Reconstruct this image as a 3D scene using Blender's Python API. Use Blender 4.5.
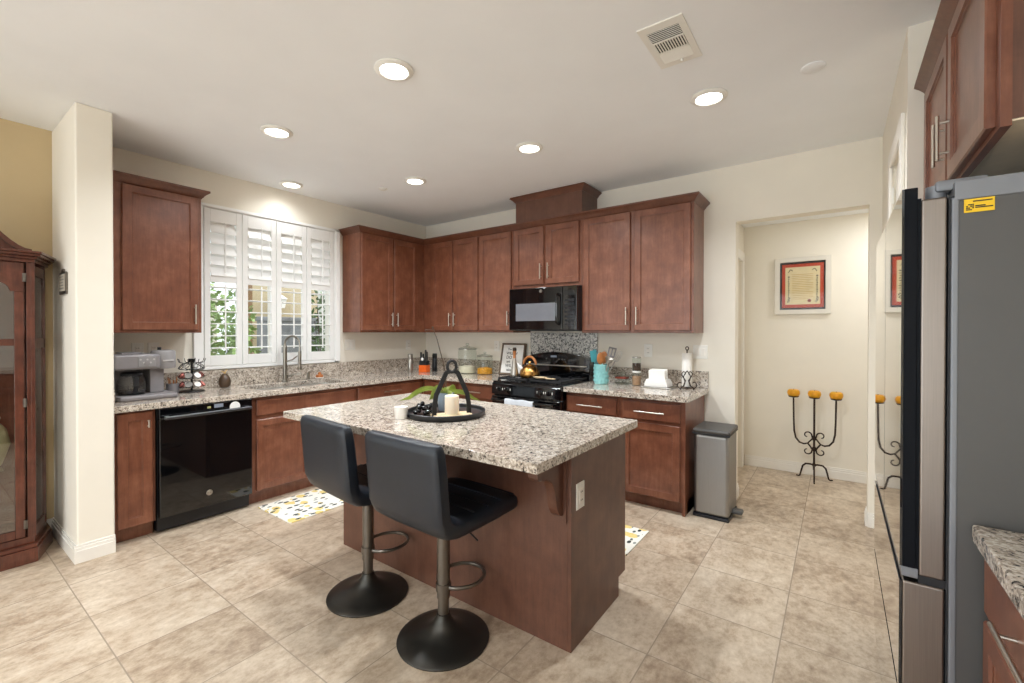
import bpy, bmesh, math, random
from math import pi, sin, cos, radians
from mathutils import Vector, Matrix

for _o in list(bpy.data.objects):
    bpy.data.objects.remove(_o, do_unlink=True)
SC = bpy.context.scene
COL = SC.collection
random.seed(11)
H = 2.7465           # ceiling height
CT = 0.905           # counter top height

# ------------------------------------------------------------------ camera
cd = bpy.data.cameras.new('camera')
cd.sensor_width = 36.0
cd.lens = 448.11 / 1024 * 36
cd.shift_x = 0.00344
cd.shift_y = -0.00701
cd.clip_start = 0.02
cam = bpy.data.objects.new('camera', cd)
COL.objects.link(cam)
cam.matrix_world = (Matrix.Translation((4.3242, -4.0674, 1.3865)) @ Matrix.Rotation(0.63393, 4, 'Z')
                    @ Matrix.Rotation(pi / 2 - 0.0070, 4, 'X') @ Matrix.Rotation(0.001, 4, 'Z'))
SC.camera = cam

# ------------------------------------------------------------------ light
SC.view_settings.view_transform = 'Standard'
SC.view_settings.look = 'None'
SC.view_settings.gamma = 1.0
SC.view_settings.use_curve_mapping = False
SC.view_settings.exposure = 0.72
SC.cycles.use_denoising = True
SC.cycles.max_bounces = 8
SC.cycles.diffuse_bounces = 6
SC.cycles.sample_clamp_indirect = 6.0
SC.cycles.caustics_reflective = False
SC.cycles.caustics_refractive = False

W = bpy.data.worlds.new('sky')
SC.world = W
W.use_nodes = True
_bg = W.node_tree.nodes['Background']
_bg.inputs['Color'].default_value = (0.86, 0.93, 1.0, 1)
_bg.inputs['Strength'].default_value = 1.3


def add_light(name, kind, loc, rot, energy, color=(1, 1, 1), parent=None, **kw):
    l = bpy.data.lights.new(name, kind)
    l.energy = energy
    l.color = color
    for k, v in kw.items():
        setattr(l, k, v)
    o = bpy.data.objects.new(name, l)
    o.location = loc
    o.rotation_euler = rot
    COL.objects.link(o)
    if parent:
        o.parent = parent
    return o


add_light('sun', 'SUN', (0, 0, 8), (radians(-42), radians(6), 0), 2.4, (1.0, 0.95, 0.86), angle=0.02)
# area lamps added as daylight, by unseen rear glass doors and living side windows
add_light('rear_daylight_fill', 'AREA', (3.0, -7.85, 1.3), (radians(90), 0, 0), 48, (0.88, 0.95, 1.0),
          shape='RECTANGLE', size=3.6, size_y=2.2)
add_light('daylight_living_window', 'AREA', (0.10, -6.2, 1.5), (radians(90), 0, radians(-90)), 14, (0.94, 0.98, 1.0),
          shape='RECTANGLE', size=2.0, size_y=1.8)
for _x in (1.25, 3.3):  # overhead lamps without fixtures, added as fill behind the camera
    for _y in (-4.7, -6.5):
        add_light('added_overhead_fill', 'AREA', (_x, _y, H - 0.02), (0, 0, 0), 8.0, (0.91, 0.96, 1.0), shape='DISK', size=0.13, spread=radians(150))

# ------------------------------------------------------------------ materials
def lin(c):
    c = c.lstrip('#')
    v = [int(c[i:i + 2], 16) / 255 for i in (0, 2, 4)]
    return tuple(x / 12.92 if x <= 0.04045 else ((x + 0.055) / 1.055) ** 2.4 for x in v) + (1.0,)


class NT:
    """tiny node-tree helper"""
    def __init__(self, name):
        self.m = bpy.data.materials.new(name)
        self.m.use_nodes = True
        self.t = self.m.node_tree
        self.b = self.t.nodes['Principled BSDF']
        self._co = None

    def n(self, typ, **kw):
        x = self.t.nodes.new(typ)
        for k, v in kw.items():
            if k in x.inputs.keys():
                x.inputs[k].default_value = v
            else:
                setattr(x, k, v)
        return x

    def l(self, a, b):
        self.t.links.new(a, b)

    def co(self, scale=(1, 1, 1), loc=(0, 0, 0), rot=(0, 0, 0)):
        if self._co is None:
            self._co = self.n('ShaderNodeTexCoord')
        mp = self.n('ShaderNodeMapping')
        mp.inputs['Scale'].default_value = scale
        mp.inputs['Location'].default_value = loc
        mp.inputs['Rotation'].default_value = rot
        self.l(self._co.outputs['Object'], mp.inputs['Vector'])
        return mp.outputs['Vector']

    def noise(self, vec, scale, detail=4, rough=0.55):
        x = self.n('ShaderNodeTexNoise')
        x.inputs['Scale'].default_value = scale
        x.inputs['Detail'].default_value = detail
        x.inputs['Roughness'].default_value = rough
        self.l(vec, x.inputs['Vector'])
        return x.outputs['Fac']

    def ramp(self, fac, stops, interp='LINEAR'):
        r = self.n('ShaderNodeValToRGB')
        r.color_ramp.interpolation = interp
        e = r.color_ramp.elements
        while len(e) < len(stops):
            e.new(0.5)
        for i, (p, c) in enumerate(stops):
            e[i].position = p
            e[i].color = lin(c) if isinstance(c, str) else c
        self.l(fac, r.inputs['Fac'])
        return r.outputs['Color']

    def mix(self, fac, a, b, mode='MIX'):
        x = self.n('ShaderNodeMix', data_type='RGBA', blend_type=mode)
        for s, v in ((0, fac), (6, a), (7, b)):
            if isinstance(v, (int, float, tuple)):
                x.inputs[s].default_value = v
            else:
                self.l(v, x.inputs[s])
        return x.outputs[2]

    def math(self, op, a, b=0.0):
        x = self.n('ShaderNodeMath', operation=op)
        for i, v in enumerate((a, b)):
            if isinstance(v, (int, float)):
                x.inputs[i].default_value = v
            else:
                self.l(v, x.inputs[i])
        return x.outputs[0]

    def set(self, **kw):
        for k, v in kw.items():
            s = self.b.inputs[k.replace('_', ' ')]
            if isinstance(v, (int, float, tuple)):
                s.default_value = v
            else:
                self.l(v, s)
        return self

    def bump(self, h, strength=0.2, dist=0.002):
        x = self.n('ShaderNodeBump')
        x.inputs['Strength'].default_value = strength
        x.inputs['Distance'].default_value = dist
        self.l(h, x.inputs['Height'])
        self.l(x.outputs['Normal'], self.b.inputs['Normal'])


M = {}


def plain(key, c, rough=0.5, metal=0.0, var=0.06, scale=14.0, bump=0.0, **kw):
    """base colour with a slight procedural mottling"""
    t = NT(key)
    c = lin(c)
    d = tuple(x * (1 - var) for x in c[:3]) + (1.0,)
    e = tuple(min(1, x * (1 + var)) for x in c[:3]) + (1.0,)
    f = t.noise(t.co(), scale)
    t.set(Base_Color=t.ramp(f, [(0.3, d), (0.7, e)]), Roughness=rough, Metallic=metal)
    for k, v in kw.items():
        t.set(**{k: v})
    if bump:
        t.bump(t.noise(t.co(), 160, 3), bump, 0.0015)
    M[key] = t.m
    return t.m


plain('wall_paint', '#EEE8DB', 0.85, bump=0.15, var=0.02, scale=3)
plain('tan_paint', '#C9B48E', 0.85, bump=0.15, var=0.03, scale=3)
plain('ceiling_paint', '#F4F6F8', 0.9, bump=0.15, var=0.015, scale=3)
plain('white_trim', '#F0ECE4', 0.4, var=0.015)
plain('shutter_white', '#F3F3F1', 0.4, var=0.01)
plain('plate_white', '#EFEDE6', 0.35, var=0.01)
plain('black_gloss', '#07080A', 0.06, var=0.1, Coat_Weight=0.5, Coat_Roughness=0.03)
plain('black_enamel', '#0B0C0E', 0.18, var=0.1, Coat_Weight=0.3)
plain('black_plastic', '#15161A', 0.4, var=0.1)
plain('cast_iron', '#1A1A1C', 0.65, var=0.2, bump=0.2)
plain('black_wire', '#1C1B1B', 0.4, metal=0.6)
plain('mw_window', '#6E7076', 0.2, var=0.04, Coat_Weight=0.6)
plain('nickel', '#C9C2B6', 0.28, metal=1.0, var=0.03)
plain('dark_steel', '#5A5A5E', 0.3, metal=0.9, var=0.05)
plain('steel', '#B9B5AE', 0.3, metal=1.0, var=0.05)
plain('faucet_steel', '#9A958C', 0.28, metal=1.0, var=0.05)
plain('bronze_metal', '#77716A', 0.34, metal=0.9, var=0.08)
plain('stool_base_metal', '#45433F', 0.38, metal=0.85, var=0.08)
plain('dark_iron', '#3B2F28', 0.5, metal=0.7, var=0.15)
plain('leather', '#191F28', 0.42, var=0.12, bump=0.25)
plain('fridge_side', '#585756', 0.45, metal=0.1, var=0.02, bump=0.08)
plain('fridge_trim', '#85888E', 0.5, metal=0.4, var=0.02)
plain('fridge_glass', '#10151D', 0.03, var=0.05, Coat_Weight=1.0, Coat_Roughness=0.02)
plain('gasket', '#1C1D21', 0.6)
plain('fridge_navy', '#090D14', 0.6, Specular_IOR_Level=0.15)
plain('grey_plastic', '#858183', 0.4, var=0.04)
plain('grey_plastic_light', '#8F8D8E', 0.35, var=0.04)
plain('grey_plastic_pale', '#B9B6B6', 0.4, var=0.03)
plain('teal_ceramic', '#8CC8C8', 0.3, var=0.1, scale=40, Coat_Weight=0.4)
plain('teal_silicone', '#3E8C93', 0.45)
plain('spoon_wood', '#A86A38', 0.55, var=0.2, scale=30)
plain('pale_wood', '#D9C09A', 0.55, var=0.12, scale=30)
plain('yellow_wax', '#E2A21E', 0.45, var=0.14, scale=40, Subsurface_Weight=0.15)
plain('cream_wax', '#EFE3CE', 0.5, var=0.03, Subsurface_Weight=0.2)
plain('white_ceramic', '#F2F0EC', 0.3, var=0.02)
plain('white_paper', '#F1EEE8', 0.8, var=0.03)
plain('blue_grey_pot', '#93A1AE', 0.4, var=0.08)
plain('leaf_green', '#AEBA6C', 0.4, var=0.3, scale=9)
plain('stem_brown', '#4B3B2B', 0.7, var=0.2)
plain('orange_plastic', '#E8641A', 0.4)
plain('brown_vase', '#4E3C2C', 0.4, var=0.35, scale=22)
plain('flour', '#E6DCC4', 0.9, var=0.1)
plain('orange_pasta', '#E39A22', 0.7, var=0.35, scale=60)
plain('coffee_beans', '#3A2519', 0.7, var=0.4, scale=90)
plain('brown_powder', '#B28A6A', 0.8, var=0.2)
plain('brass', '#B5884C', 0.25, metal=1.0, var=0.12)
plain('towel_cloth', '#C9CDD3', 0.9, var=0.08, scale=30)
plain('rubber_grey', '#565553', 0.5)
plain('trash_lid', '#4F4D4B', 0.5, var=0.05)
plain('yellow_label', '#F4C81E', 0.5, var=0.05)
plain('ink', '#2A241C', 0.7)
plain('ink_grey', '#55544F', 0.7)
plain('red_mat', '#C2492C', 0.7, var=0.06)
plain('black_mat', '#2A2523', 0.7)
plain('cream_paper', '#E9D9AE', 0.75, var=0.06)
plain('gold_paper', '#C9A457', 0.7, var=0.15)
plain('red_seal', '#8A3A28', 0.7)
plain('rustic_frame', '#6B5B4C', 0.7, var=0.25, scale=40)
plain('sign_paper', '#EDEBE6', 0.7, var=0.02)
plain('plaque_face', '#BDB3A3', 0.5, var=0.08)
plain('frame_white', '#E2DDD2', 0.4, var=0.02)
plain('sponge_orange', '#B9713F', 0.8, var=0.2)
plain('toilet_dark', '#2B1712', 0.6)
plain('green_glaze', '#C5C79B', 0.3, var=0.12)
plain('underside', '#E2D3BA', 0.7, var=0.05)
plain('dark_void', '#1A1614', 0.9)
plain('stucco_outside', '#CDBB9A', 0.9, var=0.05)
plain('stucco_white', '#E9E7E2', 0.9, var=0.04)
plain('block_fence', '#8F9297', 0.9, var=0.12, scale=6)
plain('post_brown', '#8A6846', 0.8, var=0.12)
plain('soil', '#7A6A55', 0.95, var=0.2)
plain('shrub_leaf', '#7A9650', 0.6, var=0.45, scale=7)
plain('shrub_leaf_dark', '#4F6B3A', 0.6, var=0.45, scale=7)
plain('roof_dark', '#8B8078', 0.9, var=0.1)
plain('pod_pink', '#D97F74', 0.5)
plain('pod_white', '#E6E1DC', 0.5)
plain('pod_grey', '#8E8B86', 0.5)


def glass(key, c=(1, 1, 1, 1), rough=0.0, alpha=0.18, base=0.03):
    """thin clear glass: mostly transparent with a fresnel sheen"""
    t = NT(key)
    tr = t.n('ShaderNodeBsdfTransparent')
    tr.inputs['Color'].default_value = c
    gl = t.n('ShaderNodeBsdfGlossy')
    gl.inputs['Roughness'].default_value = rough
    lw = t.n('ShaderNodeLayerWeight')
    lw.inputs['Blend'].default_value = 0.5
    nz = t.noise(t.co(), 3)
    f = t.math('ADD', t.math('MULTIPLY', t.math('POWER', lw.outputs['Facing'], 4.0), 0.6), t.math('ADD', base, t.math('MULTIPLY', nz, alpha * 0.15)))
    mx = t.n('ShaderNodeMixShader')
    t.l(f, mx.inputs[0])
    t.l(tr.outputs[0], mx.inputs[1])
    t.l(gl.outputs[0], mx.inputs[2])
    t.l(mx.outputs[0], t.t.nodes['Material Output'].inputs['Surface'])
    M[key] = t.m


glass('clear_glass', (0.97, 0.98, 0.97, 1))
glass('cabinet_glass', (0.95, 0.95, 0.94, 1), base=.14)
glass('picture_glass', (0.98, 0.98, 0.98, 1), base=.008, alpha=.05)
glass('jar_glass', (0.90, 0.93, 0.91, 1))
glass('smoke_glass', (0.80, 0.80, 0.80, 1), base=.10)


def emis(key, c, s):
    t = NT(key)
    t.set(Base_Color=lin('#FFFFFF') if s > 1 else (c[0] * .3, c[1] * .3, c[2] * .3, 1), Emission_Color=c, Emission_Strength=s, Roughness=0.5)
    M[key] = t.m


emis('lamp_lens', (1.0, 0.96, 0.90, 1), 9.0)
emis('display_light', (0.55, 0.62, 0.75, 1), 0.06)
emis('display_yellow', (0.7, 0.7, 0.3, 1), 0.12)


def wood(key, dark, mid, light, rough=0.36, coat=0.25, gscale=(9, 9, 1.1)):
    t = NT(key)
    g = t.noise(t.co(gscale), 4.0, 6, 0.6)
    fine = t.noise(t.co((60, 60, 4)), 3.0, 3, 0.6)
    blot = t.noise(t.co(), 7.0, 5, 0.65)
    f = t.math('ADD', t.math('MULTIPLY', g, 0.28), t.math('ADD', t.math('MULTIPLY', fine, 0.17), t.math('MULTIPLY', blot, 0.55)))
    t.set(Base_Color=t.ramp(f, [(0.36, dark), (0.5, mid), (0.64, light)]), Roughness=rough, Coat_Weight=coat, Coat_Roughness=0.25)
    t.bump(fine, 0.05, 0.001)
    M[key] = t.m


wood('cherry', '#623626', '#764631', '#895842')
wood('cherry_dark', '#55362A', '#644132', '#714C3B', 0.42, 0.08)
wood('hutch_wood', '#46221A', '#5A3023', '#6E3D2D', 0.25, 0.5)
wood('trim_wood', '#56301F', '#653B29', '#744833')


def granite():
    t = NT('granite')
    v = t.n('ShaderNodeTexVoronoi')
    v.inputs['Scale'].default_value = 150
    t.l(t.co(), v.inputs['Vector'])
    sep = t.n('ShaderNodeSeparateColor')
    t.l(v.outputs['Color'], sep.inputs[0])
    v2 = t.n('ShaderNodeTexVoronoi')
    v2.inputs['Scale'].default_value = 75
    t.l(t.co(), v2.inputs['Vector'])
    sep2 = t.n('ShaderNodeSeparateColor')
    t.l(v2.outputs['Color'], sep2.inputs[0])
    big = t.noise(t.co(), 22, 3)
    f = t.math('ADD', t.math('MULTIPLY', sep.outputs[0], 0.55), t.math('ADD', t.math('MULTIPLY', sep2.outputs[1], 0.35), t.math('MULTIPLY', t.math('SUBTRACT', big, 0.5), 0.5)))
    c = t.ramp(f, [(0.0, '#2A2725'), (0.11, '#4A4541'), (0.17, '#7F756C'), (0.28, '#9A8D81'), (0.40, '#B3A698'), (0.55, '#C4B9AB'), (0.72, '#D6CDC0'), (0.9, '#E4DED5')])
    t.set(Base_Color=c, Roughness=0.12, Coat_Weight=0.3, Coat_Roughness=0.05)
    M['granite'] = t.m
    t = NT('granite_splash')
    v = t.n('ShaderNodeTexVoronoi')
    v.inputs['Scale'].default_value = 95
    t.l(t.co(), v.inputs['Vector'])
    sep = t.n('ShaderNodeSeparateColor')
    t.l(v.outputs['Color'], sep.inputs[0])
    c = t.ramp(sep.outputs[0], [(0.0, '#2A2A2B'), (0.14, '#6E6D6C'), (0.3, '#9A9A98'), (0.5, '#BDBCB8'), (0.75, '#DAD8D2')])
    t.set(Base_Color=c, Roughness=0.2)
    M['granite_splash'] = t.m


granite()


def tile_floor():
    t = NT('stone_tile')
    P, X0, Y0 = 0.4519, 0.9593, -3.5279
    if t._co is None:
        t._co = t.n('ShaderNodeTexCoord')
    s = t.n('ShaderNodeSeparateXYZ')
    t.l(t._co.outputs['Object'], s.inputs[0])
    u = t.math('DIVIDE', t.math('SUBTRACT', s.outputs[0], X0), P)
    w = t.math('DIVIDE', t.math('SUBTRACT', s.outputs[1], Y0), P)
    iu, iw = t.math('FLOOR', u), t.math('FLOOR', w)
    fu, fw = t.math('SUBTRACT', u, iu), t.math('SUBTRACT', w, iw)
    du = t.math('MINIMUM', fu, t.math('SUBTRACT', 1.0, fu))
    dw = t.math('MINIMUM', fw, t.math('SUBTRACT', 1.0, fw))
    d = t.math('MINIMUM', du, dw)
    grout = t.math('LESS_THAN', d, 0.0055)
    cmb = t.n('ShaderNodeCombineXYZ')
    t.l(iu, cmb.inputs[0])
    t.l(iw, cmb.inputs[1])
    wn = t.n('ShaderNodeTexWhiteNoise', noise_dimensions='2D')
    t.l(cmb.outputs[0], wn.inputs['Vector'])
    off = t.n('ShaderNodeVectorMath', operation='SCALE')
    t.l(wn.outputs['Color'], off.inputs[0])
    off.inputs['Scale'].default_value = 7.0
    vec = t.n('ShaderNodeVectorMath', operation='ADD')
    t.l(t.co((1.9, 1.5, 1)), vec.inputs[0])
    t.l(off.outputs[0], vec.inputs[1])
    cl = t.noise(vec.outputs[0], 1.9, 8, 0.68)
    vec2 = t.n('ShaderNodeVectorMath', operation='ADD')
    t.l(t.co((9, 6, 1)), vec2.inputs[0])
    t.l(off.outputs[0], vec2.inputs[1])
    st = t.noise(vec2.outputs[0], 2.6, 8, 0.72)
    f = t.math('ADD', t.math('MULTIPLY', cl, 0.45), t.math('MULTIPLY', st, 0.55))
    f = t.math('ADD', f, t.math('MULTIPLY', t.math('SUBTRACT', wn.outputs['Value'], 0.5), 0.07))
    c = t.ramp(f, [(0.36, '#8E7A66'), (0.45, '#AC9882'), (0.53, '#C1AF99'), (0.65, '#D5C6B2')])
    c2 = t.mix(grout, c, lin('#9C8D7C'))
    t.set(Base_Color=c2, Roughness=t.math('ADD', 0.30, t.math('MULTIPLY', grout, 0.4)))
    t.bump(t.math('SUBTRACT', 1.0, grout), 0.25, 0.002)
    M['stone_tile'] = t.m


tile_floor()


def brushed(key, c, axis=(2, 2, 160), rough=0.3):
    t = NT(key)
    f = t.noise(t.co(axis), 3.0, 4)
    cc = lin(c)
    t.set(Base_Color=t.ramp(f, [(0.3, tuple(x * .88 for x in cc[:3]) + (1,)), (0.7, cc)]), Metallic=1.0,
          Roughness=t.math('ADD', rough - 0.05, t.math('MULTIPLY', f, 0.1)))
    M[key] = t.m


brushed('fridge_steel', '#8F867F', (160, 160, 2), 0.36)
brushed('trash_steel', '#A3A19E', (160, 160, 2), 0.46)
brushed('sink_steel', '#D2D0CB', (4, 90, 90), 0.42)


def lemon_rug():
    t = NT('lemon_print')
    v = t.n('ShaderNodeTexVoronoi')
    v.inputs['Scale'].default_value = 11
    t.l(t.co((1.0, 1.25, 1)), v.inputs['Vector'])
    sep = t.n('ShaderNodeSeparateColor')
    t.l(v.outputs['Color'], sep.inputs[0])
    wob = t.noise(t.co(), 60, 2)
    dd = t.math('ADD', v.outputs['Distance'], t.math('MULTIPLY', t.math('SUBTRACT', wob, 0.5), 0.18))
    lemon = t.math('MULTIPLY', t.math('LESS_THAN', dd, 0.46), t.math('GREATER_THAN', sep.outputs[0], 0.42))
    v3 = t.n('ShaderNodeTexVoronoi')
    v3.inputs['Scale'].default_value = 22
    t.l(t.co((1.4, 0.8, 1), (3, 1, 0), (0, 0, 0.7)), v3.inputs['Vector'])
    s3 = t.n('ShaderNodeSeparateColor')
    t.l(v3.outputs['Color'], s3.inputs[0])
    leaf = t.math('MULTIPLY', t.math('LESS_THAN', v3.outputs['Distance'], 0.40), t.math('GREATER_THAN', s3.outputs[1], 0.45))
    leafc = t.ramp(s3.outputs[2], [(0.0, '#2E352F'), (0.4, '#5B6159'), (0.7, '#8C918A'), (1.0, '#3A4136')], 'CONSTANT')
    c = t.mix(lemon, lin('#E9E6DC'), t.ramp(wob, [(0.3, '#DBC06E'), (0.7, '#E8D48F')]))
    c = t.mix(leaf, c, leafc)
    t.set(Base_Color=c, Roughness=0.9)
    M['lemon_print'] = t.m


lemon_rug()

# ------------------------------------------------------------------ mesh builder
WM = {}


def wm(o):
    return WM.get(o.name, Matrix.Identity(4)) if o else Matrix.Identity(4)


class MB:
    def __init__(self):
        self.bm = bmesh.new()
        self.bev = False

    def _merge(self, b2):
        me = bpy.data.meshes.new('tmp')
        b2.to_mesh(me)
        b2.free()
        self.bm.from_mesh(me)
        bpy.data.meshes.remove(me)
        return self

    def box(self, x0, y0, z0, x1, y1, z1, bevel=0.0, seg=2, mat=None):
        x0, x1 = sorted((x0, x1)); y0, y1 = sorted((y0, y1)); z0, z1 = sorted((z0, z1))
        b = bmesh.new()
        bmesh.ops.create_cube(b, size=1.0)
        for v in b.verts:
            v.co = Vector(((x0 + x1) / 2 + v.co.x * (x1 - x0), (y0 + y1) / 2 + v.co.y * (y1 - y0), (z0 + z1) / 2 + v.co.z * (z1 - z0)))
        if bevel:
            self.bev = True
            bevel = min(bevel, 0.49 * min(x1 - x0, y1 - y0, z1 - z0))
            bmesh.ops.bevel(b, geom=b.edges[:], offset=bevel, segments=seg, profile=0.5, affect='EDGES')
        if mat is not None:
            b.transform(mat)
        return self._merge(b)

    def slab(self, rects, z0, z1, bevel=0.004):
        """union of plan rectangles, extruded, outer top and bottom edges eased"""
        xs = sorted({r[i] for r in rects for i in (0, 2)})
        ys = sorted({r[i] for r in rects for i in (1, 3)})
        b = bmesh.new()
        vs = {}

        def V(x, y):
            if (x, y) not in vs:
                vs[(x, y)] = b.verts.new((x, y, z1))
            return vs[(x, y)]
        for i in range(len(xs) - 1):
            for j in range(len(ys) - 1):
                cx, cy = (xs[i] + xs[i + 1]) / 2, (ys[j] + ys[j + 1]) / 2
                if any(r[0] < cx < r[2] and r[1] < cy < r[3] for r in rects):
                    b.faces.new([V(xs[i], ys[j]), V(xs[i + 1], ys[j]), V(xs[i + 1], ys[j + 1]), V(xs[i], ys[j + 1])])
        top = b.faces[:]
        r = bmesh.ops.extrude_face_region(b, geom=top)
        for v in [g for g in r['geom'] if isinstance(g, bmesh.types.BMVert)]:
            v.co.z = z0
        bmesh.ops.recalc_face_normals(b, faces=b.faces[:])
        if bevel:
            self.bev = True
            es = [e for e in b.edges if len(e.link_faces) == 2 and e.calc_face_angle(0) > 1.0]
            bmesh.ops.bevel(b, geom=es, offset=bevel, segments=2, profile=0.5, affect='EDGES')
        return self._merge(b)

    def cyl(self, p0, p1, r0, r1=None, n=20, caps=True):
        r1 = r0 if r1 is None else r1
        p0, p1 = Vector(p0), Vector(p1)
        b = bmesh.new()
        L = (p1 - p0).length
        bmesh.ops.create_cone(b, cap_ends=caps, segments=n, radius1=r0, radius2=max(r1, 1e-5), depth=L)
        q = Vector((0, 0, 1)).rotation_difference(p1 - p0).to_matrix().to_4x4()
        b.transform(Matrix.Translation((p0 + p1) / 2) @ q)
        return self._merge(b)

    def lathe(self, prof, c=(0, 0, 0), n=28, axis='Z', cap=True):
        b = bmesh.new()
        rings = []
        for r, z in prof:
            if r < 1e-5:
                rings.append([b.verts.new((0, 0, z))])
            else:
                rings.append([b.verts.new((r * cos(2 * pi * k / n), r * sin(2 * pi * k / n), z)) for k in range(n)])
        for a, d in zip(rings, rings[1:]):
            if len(a) == 1 and len(d) == 1:
                continue
            for k in range(n):
                k2 = (k + 1) % n
                if len(a) == 1:
                    b.faces.new([a[0], d[k2], d[k]])
                elif len(d) == 1:
                    b.faces.new([a[k], a[k2], d[0]])
                else:
                    b.faces.new([a[k], a[k2], d[k2], d[k]])
        if cap:
            for rg, s in ((rings[0], -1), (rings[-1], 1)):
                if len(rg) > 2:
                    b.faces.new(rg[::s])
        bmesh.ops.recalc_face_normals(b, faces=b.faces[:])
        R = Matrix.Identity(4)
        if axis == 'X':
            R = Matrix.Rotation(pi / 2, 4, 'Y')
        if axis == 'Y':
            R = Matrix.Rotation(-pi / 2, 4, 'X')
        b.transform(Matrix.Translation(c) @ R)
        return self._merge(b)

    def tube(self, pts, r, n=10, closed=False, flat=None):
        """sweep a circle (or a flat oval: flat = (half width, half thickness), width along `flat[2]`) along points"""
        P = [Vector(p) for p in pts]
        N = len(P)
        b = bmesh.new()
        up = None
        rings = []
        for i in range(N):
            if closed:
                t = (P[(i + 1) % N] - P[i - 1]).normalized()
            else:
                t = (P[min(i + 1, N - 1)] - P[max(i - 1, 0)]).normalized()
            if flat:
                s = Vector(flat[2])
                s = (s - t * s.dot(t)).normalized()
                u = t.cross(s)
                ra, rb = flat[0], flat[1]
                ring = [b.verts.new(P[i] + s * (ra * sx) + u * (rb * sy)) for sx, sy in ((1, 1), (-1, 1), (-1, -1), (1, -1))]
            else:
                if up is None:
                    up = Vector((0, 0, 1)) if abs(t.z) < 0.9 else Vector((1, 0, 0))
                s = (up - t * up.dot(t)).normalized()
                up = s
                u = t.cross(s)
                rr = r[i] if isinstance(r, (list, tuple)) else r
                ring = [b.verts.new(P[i] + (s * cos(2 * pi * k / n) + u * sin(2 * pi * k / n)) * rr) for k in range(n)]
            rings.append(ring)
        m = len(rings[0])
        for i in range(N if closed else N - 1):
            a, d = rings[i], rings[(i + 1) % N]
            for k in range(m):
                b.faces.new([a[k], a[(k + 1) % m], d[(k + 1) % m], d[k]])
        if not closed:
            b.faces.new(rings[0][::-1])
            b.faces.new(rings[-1])
        bmesh.ops.recalc_face_normals(b, faces=b.faces[:])
        return self._merge(b)

    def prism(self, poly, axis, a0, a1, bevel=0.0):
        """extrude a 2-D polygon along an axis; poly gives the other two coordinates in order"""
        b = bmesh.new()

        def mk(p, a):
            return {'X': (a, p[0], p[1]), 'Y': (p[0], a, p[1]), 'Z': (p[0], p[1], a)}[axis]
        lo = [b.verts.new(mk(p, a0)) for p in poly]
        hi = [b.verts.new(mk(p, a1)) for p in poly]
        b.faces.new(lo)
        b.faces.new(hi[::-1])
        k = len(poly)
        for i in range(k):
            b.faces.new([lo[i], hi[i], hi[(i + 1) % k], lo[(i + 1) % k]])
        bmesh.ops.recalc_face_normals(b, faces=b.faces[:])
        if bevel:
            self.bev = True
            bmesh.ops.bevel(b, geom=[e for e in b.edges if e.calc_face_angle(0) > 0.6], offset=bevel, segments=2, profile=0.5, affect='EDGES')
        return self._merge(b)

    def ball(self, c, r, sc=(1, 1, 1), n=16):
        b = bmesh.new()
        bmesh.ops.create_uvsphere(b, u_segments=n, v_segments=max(6, n * 2 // 3), radius=r)
        b.transform(Matrix.Translation(c) @ Matrix.Diagonal((*sc, 1)))
        return self._merge(b)

    def rings(self, P, u, n, w, h, rings):
        """raised/recessed rectangular panel from concentric rings (inset, depth); u = width dir, z = height, n = outward"""
        P, u, n = Vector(P), Vector(u), Vector(n)
        z = Vector((0, 0, 1))
        b = bmesh.new()
        prev = None
        self.bev = True
        for ins, dep in rings:
            q = [b.verts.new(P + u * a + z * c + n * dep) for a, c in ((ins, ins), (w - ins, ins), (w - ins, h - ins), (ins, h - ins))]
            if prev is None:
                b.faces.new(q[::-1])
            else:
                for k in range(4):
                    b.faces.new([prev[k], prev[(k + 1) % 4], q[(k + 1) % 4], q[k]])
            prev = q
        b.faces.new(prev)
        bmesh.ops.recalc_face_normals(b, faces=b.faces[:])
        return self._merge(b)

    def loft(self, stations, seg=28, power=0.35):
        """stations: (centre, side vector, thickness vector, half width, half thickness); rounded-rectangle sections"""
        b = bmesh.new()
        R = []
        for c, s, t, hw, ht in stations:
            ring = []
            for k in range(seg):
                a = 2 * pi * k / seg
                ca, sa = cos(a), sin(a)
                ring.append(b.verts.new(Vector(c) + Vector(s) * (hw * math.copysign(abs(ca) ** power, ca)) + Vector(t) * (ht * math.copysign(abs(sa) ** power, sa))))
            R.append(ring)
        for a, d in zip(R, R[1:]):
            for k in range(seg):
                b.faces.new([a[k], a[(k + 1) % seg], d[(k + 1) % seg], d[k]])
        b.faces.new(R[0][::-1])
        b.faces.new(R[-1])
        bmesh.ops.recalc_face_normals(b, faces=b.faces[:])
        return self._merge(b)

    def xf(self, mat):
        self.bm.transform(mat)
        return self

    def build(self, name, mat, parent=None, origin=None, world=True, smooth=True):
        me = bpy.data.meshes.new(name)
        o = bpy.data.objects.new(name, me)
        COL.objects.link(o)
        name_key = o.name
        base = wm(parent) if parent else Matrix.Identity(4)
        own = base
        if origin is not None:
            T = Matrix.Translation(origin)
            o.location = origin
            own = T
        if world:
            self.bm.transform(own.inverted())
        self.bm.to_mesh(me)
        self.bm.free()
        if smooth:
            for p in me.polygons:
                p.use_smooth = True
            me.set_sharp_from_angle(angle=radians(35))
            if self.bev:
                wn = o.modifiers.new('weighted_normal', 'WEIGHTED_NORMAL')
                wn.keep_sharp = True
                wn.weight = 80
        me.materials.append(M[mat])
        if parent:
            o.parent = parent
        WM[name_key] = own
        return o


def tag(o, label=None, cat=None, group=None, kind=None):
    if label:
        o['label'] = label
    if cat:
        o['category'] = cat
    if group:
        o['group'] = group
    if kind:
        o['kind'] = kind
    return o


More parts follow.
